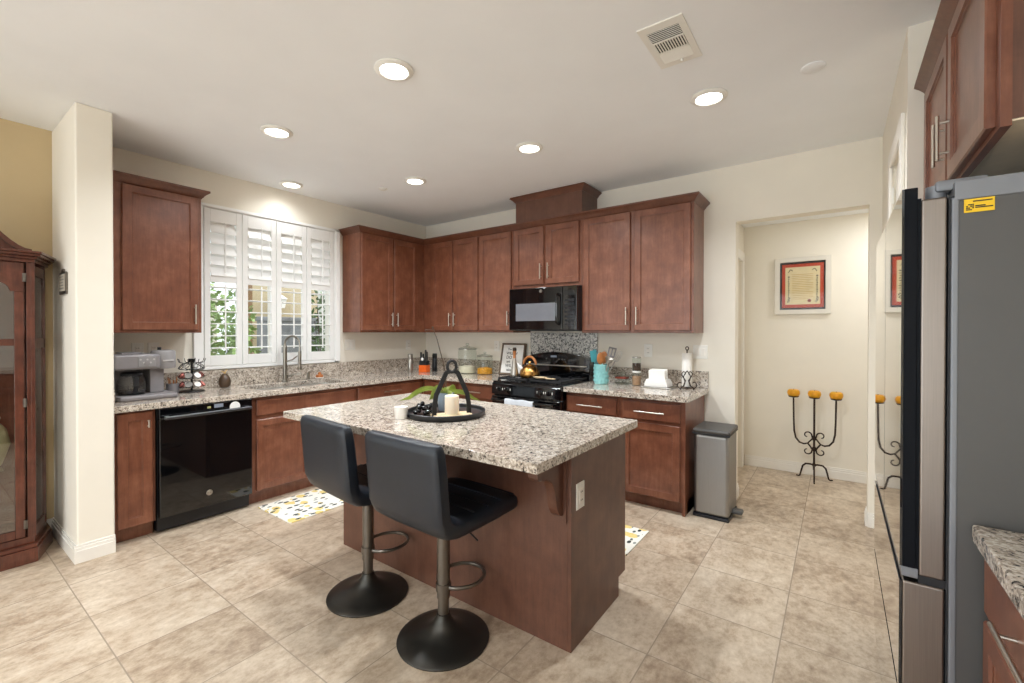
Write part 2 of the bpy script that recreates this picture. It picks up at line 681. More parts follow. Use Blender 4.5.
def thing(name, loc, label, cat, group=None, rz=0.0):
    o = bpy.data.objects.new(name, None)
    o.empty_display_size = 0.05
    o.location = loc
    o.rotation_euler = (0, 0, rz)
    COL.objects.link(o)
    WM[o.name] = Matrix.Translation(loc) @ Matrix.Rotation(rz, 4, 'Z')
    return tag(o, label, cat, group)


def struct(name, mb, mat, **kw):
    return tag(mb.build(name, mat, **kw), kind='structure')


def copy_tree(src, loc, label, rz=None):
    """a copy of a thing with copies of its parts and sub-parts (mesh data shared)"""
    def cp(o, parent):
        c = o.copy()
        COL.objects.link(c)
        if parent:
            c.parent = parent
        for ch in [x for x in bpy.data.objects if x.parent == o and x.name != c.name]:
            cp(ch, c)
        return c
    r = cp(src, None)
    r.location = loc
    if rz is not None:
        r.rotation_euler = (0, 0, rz)
    if label:
        r['label'] = label
    return r


def text(s, size, mat, parent, m, name='lettering', ext=0.0008, align='CENTER', bold=0.0):
    c = bpy.data.curves.new(name, 'FONT')
    c.body = s
    c.size = size
    c.extrude = ext
    c.offset = bold
    c.align_x = align
    c.align_y = 'CENTER'
    tmp = bpy.data.objects.new('tmp_text', c)
    COL.objects.link(tmp)
    me = bpy.data.meshes.new_from_object(tmp.evaluated_get(bpy.context.evaluated_depsgraph_get()))
    bpy.data.objects.remove(tmp, do_unlink=True)
    bpy.data.curves.remove(c)
    me.name = name
    me.materials.clear()
    me.materials.append(M[mat])
    o = bpy.data.objects.new(name, me)
    COL.objects.link(o)
    o.parent = parent
    me.transform(wm(parent).inverted() @ m)
    WM[o.name] = wm(parent)
    return o


def face_mat(pos, n):
    """matrix putting text flat on a vertical face with outward normal n"""
    n = Vector(n).normalized()
    x = Vector((0, 0, 1)).cross(n)
    R = Matrix((x, Vector((0, 0, 1)), n)).transposed().to_4x4()
    return Matrix.Translation(pos) @ R


# ------------------------------------------------------------------ room shell
XR = 5.26            # right wall
YR = -8.0            # rear wall (behind the camera)
T = 0.13
struct('floor', MB().box(-0.0, YR, -0.06, XR, 0.0, 0).box(3.4, 0, -0.06, 6.3, 1.15, 0), 'stone_tile', smooth=False)
struct('ceiling', MB().box(-0.13, YR - 0.13, H, XR + 0.13, 0.13, H + 0.1), 'ceiling_paint')
WY0, WY1, WZ0, WZ1 = -2.57, -1.32, 1.085, 2.43
mb = MB()
mb.box(-T, -3.36, 0, 0, WY0, H).box(-T, WY1, 0, 0, 0.0, H).box(-T, WY0, 0, 0, WY1, WZ0).box(-T, WY0, WZ1, 0, WY1, H)
struct('wall_left', mb, 'wall_paint')
mb = MB().box(-T, YR, 0, 0, -7.3, H).box(-T, -5.1, 0, 0, -3.36, H).box(-T, -7.3, 0, 0, -5.1, 0.6).box(-T, -7.3, 2.4, 0, -5.1, H)
struct('wall_left_living', mb, 'tan_paint')
struct('wall_partition', MB().box(0, -3.445, 0, 0.678, -3.27, H, 0.012, 3), 'wall_paint')
OX0, OX1, OZ = 3.645, 4.50, 2.285
mb = MB().box(-T, 0, 0, OX0, T, H).box(OX1, 0, 0, 4.72, T, H).box(OX0, 0, OZ, OX1, T, H)
struct('wall_back', mb, 'wall_paint')
# pantry block beside the refrigerator
DY0, DY1, DZ = -1.24, -0.72, 2.325
mb = MB().box(4.57, DY1, 0, 4.70, 0.0, H).box(4.57, -1.39, 0, 4.70, DY0, H).box(4.57, DY0, DZ, 4.70, DY1, H).box(4.70, -1.39, 0, XR, -1.27, H)
struct('wall_pantry', mb, 'wall_paint')
struct('wall_right', MB().box(XR, YR, 0, XR + T, -1.27, H), 'wall_paint')
mb = MB().box(-T, YR - T, 0, 1.2, YR, H).box(4.8, YR - T, 0, XR + T, YR, H).box(1.2, YR - T, 2.4, 4.8, YR, H)
struct('wall_rear', mb, 'wall_paint')
# hall beyond the opening
struct('wall_hall', MB().box(3.4, 1.15, 0, 6.3, 1.28, 2.47), 'wall_paint')
struct('wall_hall_left', MB().box(3.40, T, 0, 3.53, 0.28, 2.47).box(3.40, 1.02, 0, 3.53, 1.15, 2.47).box(3.40, 0.28, 2.1, 3.53, 1.02, 2.47), 'wall_paint')
struct('wall_hall_right', MB().box(6.2, 0.0, 0, 6.3, 1.15, 2.47).box(4.72, 0.0, 0, 6.2, T, 2.47), 'wall_paint')
struct('ceiling_hall', MB().box(3.4, T, 2.465, 6.3, 1.28, 2.55), 'ceiling_paint')
add_light('hall_lamp', 'AREA', (4.9, 0.62, 2.45), (0, 0, 0), 7, (0.96, 0.97, 0.98), shape='DISK', size=0.25)
# hall door casing (left side of the hall)
mb = MB().box(3.53, 0.20, 0, 3.548, 0.285, 2.10, 0.004).box(3.53, 1.015, 0, 3.548, 1.10, 2.10, 0.004).box(3.53, 0.20, 2.10, 3.548, 1.10, 2.19, 0.004)
d2 = struct('door_2', mb, 'white_trim')
MB().rings((3.45, 0.285, 0.01), (0, 1, 0), (1, 0, 0), 0.73, 2.08, [(0, 0), (0, .035), (.10, .035), (.11, .028), (.15, .03)]).build('door_leaf', 'white_trim', d2)
# pantry door
mb = MB().slab([(DY0 - .075, 0, DY0 + .01, DZ - .01), (DY1 - .01, 0, DY1 + .075, DZ - .01), (DY0 - .075, DZ - .01, DY1 + .075, DZ + .075)], 0, .016, .005)
mb.xf(Matrix.Translation((4.57, 0, 0)) @ Matrix(((0, 0, -1, 0), (1, 0, 0, 0), (0, 1, 0, 0), (0, 0, 0, 1))))
d1 = struct('door_1', mb, 'white_trim')
MB().rings((4.62, DY1, 0.01), (0, -1, 0), (-1, 0, 0), DY1 - DY0, DZ - 0.01, [(0, 0), (0, .035), (.10, .035), (.11, .027), (.15, .03)]).build('door_leaf', 'white_trim', d1)
for hz in (0.25, 1.2, 2.11):
    MB().box(4.566, DY1 - 0.012, hz, 4.575, DY1 + 0.006, hz + 0.09).cyl((4.566, DY1 - 0.003, hz), (4.566, DY1 - 0.003, hz + 0.09), 0.006).build('hinge', 'plate_white', d1)


# baseboards
def base_run(name, pts, t=0.014, h=0.105):
    """pts: (x0,y0,x1,y1, nx,ny) wall segments with outward normal"""
    mb = MB()
    for x0, y0, x1, y1, nx, ny in pts:
        for th, z0, z1 in ((t, 0.0005, h * 0.68), (t * 0.72, h * 0.68, h * 0.86), (t * 0.45, h * 0.86, h)):
            ax, bx = sorted((x0, x1)); ay, by = sorted((y0, y1))
            mb.box(min(ax, ax + nx * th) if nx else ax, min(ay, ay + ny * th) if ny else ay, z0,
                   max(bx, bx + nx * th) if nx else bx, max(by, by + ny * th) if ny else by, z1, 0.002)
    return struct(name, mb, 'white_trim')


base_run('baseboard_partition', [(0.0, -3.445, 0.678, -3.445, 0, -1), (0.678, -3.459, 0.678, -3.27, 1, 0)], h=0.11)
base_run('baseboard_hall', [(3.55, 1.15, 6.2, 1.15, 0, -1)])
base_run('baseboard_back', [(3.425, 0, OX0, 0, 0, -1), (OX1, 0, 4.57, 0, 0, -1), (OX0, 0, OX0, T, 1, 0), (OX1, 0, OX1, T, -1, 0)])
base_run('baseboard_pantry', [(4.57, -0.645, 4.57, 0, -1, 0), (4.57, -1.39, 4.57, -1.315, -1, 0)])
base_run('baseboard_left', [(0, -8, 0, -3.45, 1, 0)])
base_run('baseboard_right', [(XR, -8, XR, -3.95, -1, 0)])
# glass doors and living-room window behind the camera
mb = MB()
for x in (1.2, 2.38, 3.56, 4.74):
    mb.box(x, YR - 0.10, 0, x + 0.06, YR - 0.03, 2.4)
mb.box(1.2, YR - .10, 0, 4.8, YR - .03, .06).box(1.2, YR - .10, 2.34, 4.8, YR - .03, 2.4)
w3 = struct('window_3', mb, 'white_trim')
MB().box(1.26, YR - .07, .06, 4.74, YR - .064, 2.34).build('pane', 'clear_glass', w3)
mb = MB()
for y in (-7.3, -6.23, -5.16):
    mb.box(-.10, y, .6, -.04, y + .06, 2.4)
mb.box(-.10, -7.3, .6, -.04, -5.1, .66).box(-.10, -7.3, 2.34, -.04, -5.1, 2.4)
w2 = struct('window_2', mb, 'white_trim')
MB().box(-.075, -7.24, .66, -.07, -5.16, 2.34).build('pane', 'clear_glass', w2)

# ------------------------------------------------------------------ kitchen window + shutters
mb = MB()
mb.box(-0.11, WY0, WZ0, -0.05, WY0 + .04, WZ1).box(-0.11, WY1 - .04, WZ0, -0.05, WY1, WZ1).box(-0.11, WY0, WZ0, -.05, WY1, WZ0 + .04).box(-0.11, WY0, WZ1 - .04, -.05, WY1, WZ1)
mb.box(-0.10, -1.965, WZ0, -0.06, -1.925, WZ1)
w1 = struct('window_1', mb, 'white_trim')
MB().box(-0.085, WY0 + .04, WZ0 + .04, -0.08, WY1 - .04, WZ1 - .04).build('pane', 'clear_glass', w1)
mb = MB()
FY0, FY1, FZ0, FZ1 = -2.625, -1.275, 1.057, 2.465
for a, b_, c, d in ((FY0, FZ0, FY0 + .076, FZ1), (FY1 - .062, FZ0, FY1, FZ1)):
    mb.box(0.0, a, b_, 0.03, c, d, 0.004).box(0.03, a + (0.0 if a == FY0 else .012), b_ + .01, 0.042, c - (.012 if a == FY0 else 0), d - .012, 0.004)
mb.box(0, FY0, FZ1 - .035, .03, FY1, FZ1, .004).box(0, FY0, FZ0, .03, FY1, FZ0 + .03, .004).box(.03, FY0, FZ1 - .03, .042, FY1, FZ1 - .012, .004)
MB_frame = mb.build('shutter_frame', 'shutter_white', w1)
PY0, PY1 = -2.548, -1.342
PW = (PY1 - PY0) / 4
SH = ['white shutter panel at the left end of the window, nearest the coffee maker',
      'second white shutter panel from the left, brown post seen through its slats',
      'third white shutter panel from the left, behind the tall kitchen faucet',
      'white shutter panel nearest the two door corner wall cabinet, farthest from the coffee maker']
for i in range(4):
    y0, y1 = PY0 + i * PW + .003, PY0 + (i + 1) * PW - .003
    s = thing('shutter_panel', (0.02, (y0 + y1) / 2, 1.09), SH[i], 'shutter', 'plantation shutters in the kitchen window')
    zb, zt = 1.09, 2.427
    st = 0.045
    mb = MB()
    mb.box(.006, y0, zb, .034, y0 + st, zt, .003).box(.006, y1 - st, zb, .034, y1, zt, .003)
    mb.box(.007, y0 + st, zb, .033, y1 - st, 1.176, .003).box(.007, y0 + st, 2.318, .033, y1 - st, zt, .003).box(.007, y0 + st, 1.805, .033, y1 - st, 1.862, .003)
    mb.build('frame', 'shutter_white', s)
    up = MB()
    for k in range(5):
        zc = 1.862 + (k + .5) * (2.318 - 1.862) / 5
        R = Matrix.Translation((.020, 0, zc)) @ Matrix.Rotation(radians(-24), 4, 'Y')
        up.box(-.005, y0 + st + .002, -.056, .005, y1 - st - .002, .056, .004, 2, R)
    up.build('upper_louvers', 'shutter_white', s)
    lo = MB()
    for k in range(6):
        zc = 1.176 + (k + .5) * (1.805 - 1.176) / 6 + 0.01
        R = Matrix.Translation((.012, 0, zc)) @ Matrix.Rotation(radians(-90), 4, 'Y')
        lo.box(-.0045, y0 + st + .002, -.050, .0045, y1 - st - .002, .050, .004, 2, R)
    lo.build('lower_louvers', 'shutter_white', s)
    ym = (y0 + y1) / 2
    MB().box(.068, ym - .006, 1.885, .076, ym + .006, 2.325, .002).build('tilt_rod', 'shutter_white', s)
    MB().box(.062, ym - .006, 1.22, .070, ym + .006, 1.79, .002).build('tilt_rod', 'shutter_white', s)


# ------------------------------------------------------------------ cabinetry helpers
DOOR_RINGS = [(0, 0), (0, .016), (.004, .020), (.053, .020), (.0545, .0135), (.058, .012), (.0595, .008)]
SLAB_RINGS = [(0, 0), (0, .014), (.005, .019), (.012, .020)]


def bar_pull(mb, P, d, n, L=0.15, r=0.0055, stand=0.028):
    P, d, n = Vector(P), Vector(d), Vector(n)
    mb.cyl(P - d * L / 2 + n * stand, P + d * L / 2 + n * stand, r, n=12)
    for s in (-1, 1):
        mb.cyl(P + d * s * L * 0.34, P + d * s * L * 0.34 + n * stand, r * 0.8, n=10)
    return mb


def cab_door(root, P, u, n, w, h, handle=None, hdir=(0, 0, 1), rings=DOOR_RINGS, name='door', L=0.15, mat='cherry'):
    """P: lower corner on the face-frame plane; handle: (along u, z above P)"""
    d = MB().rings(P, u, n, w, h, rings).build(name, mat, root)
    if handle:
        q = Vector(P) + Vector(u) * handle[0] + Vector((0, 0, handle[1])) + Vector(n) * .02
        bar_pull(MB(), q, hdir, n, L).build('handle', 'nickel', d)
    return d


Yv, Xv = (0, 1, 0), (1, 0, 0)
UZ0, UZ1 = 1.372, 2.43
DB, DT = 1.393, 2.412
# left wall cabinet beside the partition
c = thing('wall_cabinet', (0.157, -2.965, UZ0), 'single door cherry wall cabinet hanging above the coffee maker, left of the window', 'cabinet')
MB().box(0, -3.265, UZ0, .314, -2.665, UZ1, .002).build('cabinet_body', 'cherry', c)
cab_door(c, (.314, -3.15, DB), Yv, Xv, .46, DT - DB, (.432, .12))
# two-door cabinet right of the window
c = thing('wall_cabinet', (0.157, -.78, UZ0), 'two door cherry wall cabinet between the window and the corner', 'cabinet')
MB().box(0, -1.22, UZ0, .314, -.345, UZ1, .002).box(0, -.345, UZ0, .314, 0, UZ1).build('cabinet_body', 'cherry', c)
cab_door(c, (.314, -1.213, DB), Yv, Xv, .405, DT - DB, (.38, .12))
cab_door(c, (.314, -.785, DB), Yv, Xv, .343, DT - DB, (.025, .12))
# back wall cabinets (face frame plane y = -.327)
FB = -.327
BN = (0, -1, 0)


def back_upper(x0, x1, doors, label, z0=UZ0, zb=DB):
    c = thing('wall_cabinet', ((x0 + x1) / 2, -.16, z0), label, 'cabinet')
    MB().box(x0, FB, z0, x1, 0, UZ1, .0015).build('cabinet_body', 'cherry', c)
    for a, b_, hs in doors:
        w = b_ - a
        cab_door(c, (a, FB, zb), Xv, BN, w, DT - zb, ((w - .026) if hs == 'r' else .026, .125))


back_upper(.316, 1.179, [(.468, .792, 'r'), (.812, 1.168, 'l')], 'two door cherry back wall cabinet next to the corner, above the glass jars')
back_upper(1.181, 1.634, [(1.194, 1.615, 'r')], 'tall single door cherry wall cabinet just left of the microwave')
back_upper(1.636, 2.414, [(1.657, 2.010, 'r'), (2.044, 2.392, 'l')], 'short two door cherry cabinet directly above the black microwave', 1.815, 1.845)
back_upper(2.416, 3.40, [(2.438, 2.882, 'r'), (2.920, 3.380, 'l')], 'wide two door cherry wall cabinet right of the microwave, above the teal crock')


def sweep_molding(mb, path, prof, closed=False):
    """sweep (offset, z) profile along a plan polyline; offset goes to the right of travel"""
    P = [Vector((x, y)) for x, y in path]
    b = bmesh.new()
    R = []
    for i, p in enumerate(P):
        d0 = (p - P[i - 1]).normalized() if i > 0 else None
        d1 = (P[i + 1] - p).normalized() if i < len(P) - 1 else None
        d0 = d0 or d1
        d1 = d1 or d0
        n0, n1 = Vector((d0.y, -d0.x)), Vector((d1.y, -d1.x))
        m = (n0 + n1).normalized()
        k = 1 / max(0.2, m.dot(n0))
        R.append([b.verts.new((p.x + m.x * o * k, p.y + m.y * o * k, z)) for o, z in prof])
    q = len(prof)
    for a, d in zip(R, R[1:]):
        for j in range(q):
            b.faces.new([a[j], a[(j + 1) % q], d[(j + 1) % q], d[j]])
    b.faces.new(R[0])
    b.faces.new(R[-1][::-1])
    bmesh.ops.recalc_face_normals(b, faces=b.faces[:])
    return mb._merge(b)


def crown_prof(z0, z1, d=.058):
    h = z1 - z0
    return [(-.012, z0), (.004, z0), (.006, z0 + .1 * h), (.012, z0 + .18 * h), (.018, z0 + .35 * h), (.030, z0 + .55 * h), (.044, z0 + .72 * h), (.05, z0 + .8 * h), (d, z0 + .84 * h), (d, z1), (-.012, z1)]


cp = crown_prof(2.415, 2.477, .048)
o = sweep_molding(MB(), [(0.0, -2.665), (.314, -2.665), (.314, -3.268)], [(-a, z) for a, z in cp]).build('crown_molding', 'trim_wood', origin=(.157, -2.9, 2.415))
tag(o, 'crown molding topping the single door cabinet left of the window', 'molding')
o = sweep_molding(MB(), [(0.0, -1.22), (.314, -1.22), (.314, FB), (3.40, FB), (3.40, 0.0)], cp).build('crown_molding', 'trim_wood', origin=(1.8, -.2, 2.415))
tag(o, 'long crown molding running along the corner and back wall cabinets', 'molding')
c = thing('vent_cover_box', (2.04, -.165, 2.43), 'raised cherry box on top of the cabinets above the microwave, reaching the ceiling', 'cabinet')
MB().box(1.665, FB, 2.43, 2.415, 0, 2.70, .002).build('box_body', 'cherry_dark', c)
sweep_molding(MB(), [(1.665, 0), (1.665, FB), (2.415, FB), (2.415, 0)], crown_prof(2.688, 2.744, .042)).build('crown_molding', 'trim_wood', c)

# ---- base cabinets
TK = .10
BF = .60             # face frame plane


def left_base(y0, y1, label):
    c = thing('base_cabinet', (.3, (y0 + y1) / 2, 0), label, 'cabinet')
    MB().box(.005, y0, TK, BF, y1, .86, .0015).box(.005, y0, 0, BF - .06, y1, TK).build('cabinet_body', 'cherry', c)
    return c


c = left_base(-3.265, -3.042, 'narrow cherry base cabinet between the partition and the dishwasher')
cab_door(c, (BF, -3.245, .105), Yv, Xv, .185, .745, (.158, .665), L=.05)
c = thing('base_cabinet', (.3, -1.947, 0), 'cherry sink base cabinet with a plain false front above two doors', 'cabinet')
MB().box(.005, -2.422, TK, BF, -2.404, .86).box(.005, -1.490, TK, BF, -1.472, .86).box(.005, -2.404, TK, .02, -1.490, .86).box(.02, -2.404, TK, BF, -1.490, TK + .02).box(BF - .02, -2.404, TK + .02, BF, -1.490, .86).box(.005, -2.422, 0, BF - .06, -1.472, TK).build('cabinet_body', 'cherry', c)
cab_door(c, (BF, -2.392, .71), Yv, Xv, .905, .125, rings=SLAB_RINGS, name='false_front')
cab_door(c, (BF, -2.392, .115), Yv, Xv, .445, .565, (.42, .46))
cab_door(c, (BF, -1.932, .115), Yv, Xv, .445, .565, (.025, .46))
c = left_base(-1.470, -.602, 'cherry corner base cabinet with a wide drawer, right of the sink')
cab_door(c, (BF, -1.458, .71), Yv, Xv, .79, .125, (.395, .062), (0, 1, 0), SLAB_RINGS, 'drawer', .22)
cab_door(c, (BF, -1.458, .115), Yv, Xv, .39, .565, (.365, .46))
cab_door(c, (BF, -1.058, .115), Yv, Xv, .39, .565, (.025, .46))


def back_base(x0, x1, label, right_end=False):
    c = thing('base_cabinet', ((x0 + x1) / 2, -.3, 0), label, 'cabinet')
    mb = MB().box(x0, -.60, TK, x1, -.005, .86, .0015).box(x0, -.54, 0, x1, -.005, TK)
    if right_end:
        mb.box(x1 - .02, -.60, 0, x1, -.005, TK)
    mb.build('cabinet_body', 'cherry', c)
    return c


c = back_base(.602, 1.135, 'cherry corner base cabinet under the glass jars, nearer the corner')
cab_door(c, (.66, -.60, .71), Xv, BN, .45, .125, (.225, .062), Xv, SLAB_RINGS, 'drawer', .15)
cab_door(c, (.66, -.60, .115), Xv, BN, .45, .565, (.42, .46))
c = back_base(1.137, 1.640, 'cherry base cabinet touching the left side of the stove')
cab_door(c, (1.155, -.60, .71), Xv, BN, .46, .125, (.23, .062), Xv, SLAB_RINGS, 'drawer', .15)
cab_door(c, (1.155, -.60, .115), Xv, BN, .46, .565, (.435, .46))
c = back_base(2.408, 2.898, 'cherry base cabinet touching the right side of the stove')
cab_door(c, (2.42, -.60, .695), Xv, BN, .455, .14, (.2275, .065), Xv, SLAB_RINGS, 'drawer', .23)
cab_door(c, (2.42, -.60, .105), Xv, BN, .455, .565, (.43, .46))
c = back_base(2.90, 3.412, 'cherry end base cabinet with one drawer and door, beside the trash can', True)
cab_door(c, (2.93, -.60, .695), Xv, BN, .447, .14, (.22, .065), Xv, SLAB_RINGS, 'drawer', .23)
cab_door(c, (2.93, -.60, .105), Xv, BN, .447, .565)

# ---- countertops
SX0, SX1, SY0, SY1 = .14, .55, -2.33, -1.50
rects = [(.003, -3.267, .645, SY0), (.003, SY0, SX0, SY1), (SX1, SY0, .645, SY1), (.003, SY1, .645, -.655), (.003, -.655, 1.641, -.003)]
ct = MB().slab(rects, .862, CT, .004).build('countertop', 'granite', origin=(.3, -1.6, .862))
tag(ct, 'L shaped speckled granite countertop running under the window and around the corner', 'countertop')
tag(MB().box(.003, -3.267, CT, .022, -.003, 1.050, .002).build('granite_backsplash', 'granite', origin=(.012, -1.6, CT)), 'long low granite backsplash under the window', 'backsplash')
tag(MB().box(.024, -.022, CT, 1.64, -.003, 1.050, .002).build('granite_backsplash', 'granite', origin=(.83, -.012, CT)), 'low granite backsplash behind the two glass jars', 'backsplash')
tag(MB().box(.024, -3.267, CT, .60, -3.250, 1.01, .002).build('granite_backsplash', 'granite', origin=(.3, -3.258, CT)), 'granite side splash on the partition, left of the coffee maker', 'backsplash')
ct2 = MB().slab([(2.408, -.66, 3.444, -.003)], .862, CT, .004).build('countertop', 'granite', origin=(2.92, -.33, .862))
tag(ct2, 'short granite countertop to the right of the stove', 'countertop')
tag(MB().box(2.43, -.022, CT, 3.444, -.003, 1.047, .002).build('granite_backsplash', 'granite', origin=(2.94, -.012, CT)), 'low granite backsplash behind the paper towel stand and napkins', 'backsplash')
sp = MB().box(1.642, -.018, .86, 2.428, -.002, 1.371, .002).build('stove_splash_panel', 'granite_splash', origin=(2.03, -.01, .86))
tag(sp, 'tall speckled granite panel on the wall behind the stove', 'backsplash')

# ---- sink
s = thing('kitchen_sink', ((SX0 + SX1) / 2, (SY0 + SY1) / 2, .70), 'stainless double bowl sink set in the counter under the window', 'sink')


def bowl(y0, y1, name):
    mb = MB()
    b = bmesh.new()
    x0, x1 = SX0, SX1
    zt, zb = .868, .70
    r = .05
    n = 6

    def rr(ins, z):
        pts = []
        for cx, cy, a0 in ((x1 - r, y1 - r, 0), (x0 + r, y1 - r, pi / 2), (x0 + r, y0 + r, pi), (x1 - r, y0 + r, 3 * pi / 2)):
            for k in range(n + 1):
                a = a0 + k * pi / 2 / n
                pts.append(b.verts.new((cx + (r - ins) * cos(a), cy + (r - ins) * sin(a), z)))
        return pts
    R = [rr(-.008, zt - .002), rr(0, zt - .002), rr(.002, zt - .02), rr(.01, zb + .03), rr(.03, zb)]
    for a, d in zip(R, R[1:]):
        m = len(a)
        for k in range(m):
            b.faces.new([a[k], a[(k + 1) % m], d[(k + 1) % m], d[k]])
    b.faces.new(R[-1])
    bmesh.ops.recalc_face_normals(b, faces=b.faces[:])
    mb._merge(b)
    mb.cyl(((x0 + x1) / 2, (y0 + y1) / 2, zb - .004), ((x0 + x1) / 2, (y0 + y1) / 2, zb + .004), .045)
    mb.build(name, 'sink_steel', s)


bowl(SY0, -1.935, 'bowl')
bowl(-1.895, SY1, 'bowl')
MB().box(SX0, -1.937, .80, SX1, -1.893, .866, .006).build('divider', 'sink_steel', s)

f = thing('kitchen_faucet', (.10, -1.90, CT), 'tall brushed steel pull-down faucet standing behind the sink', 'faucet')
MB().lathe([(.030, 0), (.030, .008), (.022, .014), (.021, .02)], (.10, -1.90, CT)).build('base', 'faucet_steel', f)
MB().cyl((.10, -1.90, CT), (.10, -1.90, 1.235), .019, n=20).cyl((.10, -1.90, 1.235), (.10, -1.90, 1.26), .019, .011).build('column', 'faucet_steel', f)
arc = [(.10, -1.90, 1.25)]
for k in range(13):
    a = pi - k * pi / 12
    arc.append((.10 + (.08 + .08 * cos(a)), -1.90 + (.028 + .028 * cos(a)), 1.265 + .072 * sin(a)))
arc.append((.26, -1.844, 1.19))
MB().tube(arc, .0075, 10).build('spout', 'faucet_steel', f)
mb = MB()
for k in range(1, 14):
    p, q = Vector(arc[k]), Vector(arc[k + 1] if k < 14 else arc[k])
    for s_ in (0.0, .5):
        c_ = p.lerp(q, s_)
        dd = (q - p).normalized()
        mb.cyl(c_ - dd * .002, c_ + dd * .002, .0105, n=10)
mb.build('spring', 'faucet_steel', f)
MB().cyl((.26, -1.844, 1.20), (.26, -1.844, 1.05), .016, n=16).cyl((.26, -1.844, 1.05), (.26, -1.844, 1.025), .021, .019, n=16).build('spray_head', 'faucet_steel', f)
MB().tube([(.10, -1.90, 1.095), (.18, -1.872, 1.115), (.25, -1.848, 1.16)], .006, 8).build('docking_arm', 'faucet_steel', f)
MB().cyl((.10, -1.88, .96), (.10, -1.82, .965), .012).cyl((.10, -1.82, .965), (.11, -1.74, .975), .007, .006).build('lever', 'faucet_steel', f)
o = thing('soap_dispenser', (.085, -1.66, CT), 'small steel soap dispenser beside the faucet', 'dispenser')
MB().lathe([(.020, 0), (.020, .012), (.015, .016), (.015, .05), (.0175, .052), (.0175, .066), (.006, .07), (0, .07)], (.085, -1.66, CT)).build('body', 'faucet_steel', o)
MB().tube([(.085, -1.66, CT + .068), (.10, -1.66, CT + .078), (.13, -1.66, CT + .074)], .005, 8).build('spout', 'faucet_steel', o)
o = thing('scrub_dish', (.085, -1.54, CT), 'little dish with an orange brown scrub pad right of the soap dispenser', 'dish')
MB().lathe([(.03, 0), (.042, .012), (.04, .014), (.028, .004), (0, .004)], (.085, -1.54, CT)).build('dish', 'white_ceramic', o)
MB().box(.055, -1.568, CT + .006, .115, -1.512, CT + .04, .012, 3).ball((.085, -1.54, CT + .05), .016).build('scrub_pad', 'sponge_orange', o)

# ------------------------------------------------------------------ dishwasher
d = thing('dishwasher', (.32, -2.733, 0), 'black front loading dishwasher under the granite counter', 'dishwasher')
MB().box(.04, -3.032, .10, .60, -2.434, .858, .003).build('body', 'black_plastic', d)
MB().box(.60, -3.030, .115, .642, -2.436, .785, .006, 3).build('door', 'black_gloss', d)
pn = MB().box(.60, -3.030, .788, .640, -2.436, .857, .005, 3).build('control_panel', 'black_gloss', d)
MB().box(.639, -2.70, .822, .6415, -2.64, .848).build('display', 'display_light', pn)
MB().box(.639, -2.745, .823, .6415, -2.722, .838).build('indicator_light', 'display_yellow', pn)
MB().lathe([(.036, 0), (.036, .004), (0, .004)], (.640, -2.56, .815), 24, 'X').box(.640, -2.596, .795, .643, -2.524, .81).build('dish_status_magnet', 'white_ceramic', pn)
mb = MB().box(.668, -3.012, .784, .692, -2.454, .808, .009, 3).box(.638, -3.005, .786, .675, -2.975, .806, .004).box(.638, -2.49, .786, .675, -2.46, .806, .004)
mb.build('handle', 'dark_steel', d)
MB().box(.52, -3.030, 0.012, .585, -2.436, .112, .003).build('toe_panel', 'black_plastic', d)


def badge(parent, pos, n, r, back=None):
    n = Vector(n)
    mb = MB().lathe([(r, 0), (r, .002), (r * .93, .003), (0, .003)], (0, 0, 0), 24)
    q = Vector((0, 0, 1)).rotation_difference(n).to_matrix().to_4x4()
    mb.xf(Matrix.Translation(pos) @ q)
    b_ = mb.build('badge', 'nickel', parent)
    mb = MB().tube([(r * .78 * cos(2 * pi * k / 20), r * .78 * sin(2 * pi * k / 20), .0032) for k in range(20)], r * .06, 6, True)
    mb.xf(Matrix.Translation(pos) @ q)
    mb.build('badge_ring', 'ink_grey', b_)
    text('GE', r * .95, 'ink_grey', b_, face_mat(Vector(pos) + n * .0032, n), 'badge_lettering', .0003)


badge(d, (.642, -2.733, .21), (1, 0, 0), .02)

# ------------------------------------------------------------------ range
RX0, RX1 = 1.645, 2.404
r = thing('gas_range', (2.025, -.35, 0), 'black freestanding gas range between the base cabinets, with a kettle on top', 'stove')
MB().box(RX0, -.655, .03, RX1, -.06, .90, .004).box(RX0 + .03, -.62, 0, RX0 + .08, -.57, .03).box(RX1 - .08, -.62, 0, RX1 - .03, -.57, .03).build('body', 'black_enamel', r)
dr = MB().box(RX0 + .004, -.70, .22, RX1 - .004, -.655, .775, .008, 3).build('oven_door', 'black_gloss', r)
MB().box(RX0 + .14, -.703, .36, RX1 - .14, -.699, .62, .002).build('oven_window', 'black_gloss', dr)
MB().cyl((RX0 + .04, -.745, .745), (RX1 - .04, -.745, .745), .012, n=14).cyl((RX0 + .06, -.745, .745), (RX0 + .06, -.70, .745), .009).cyl((RX1 - .06, -.745, .745), (RX1 - .06, -.70, .745), .009).build('handle', 'black_gloss', dr)
MB().box(RX0 + .004, -.695, .04, RX1 - .004, -.655, .21, .006).build('drawer', 'black_gloss', r)
mb = MB().prism([(-.655, .785), (-.695, .790), (-.690, .885), (-.672, .902), (-.60, .902), (-.60, .785)], 'X', RX0, RX1, .004)
cpn = mb.build('control_panel', 'black_gloss', r)
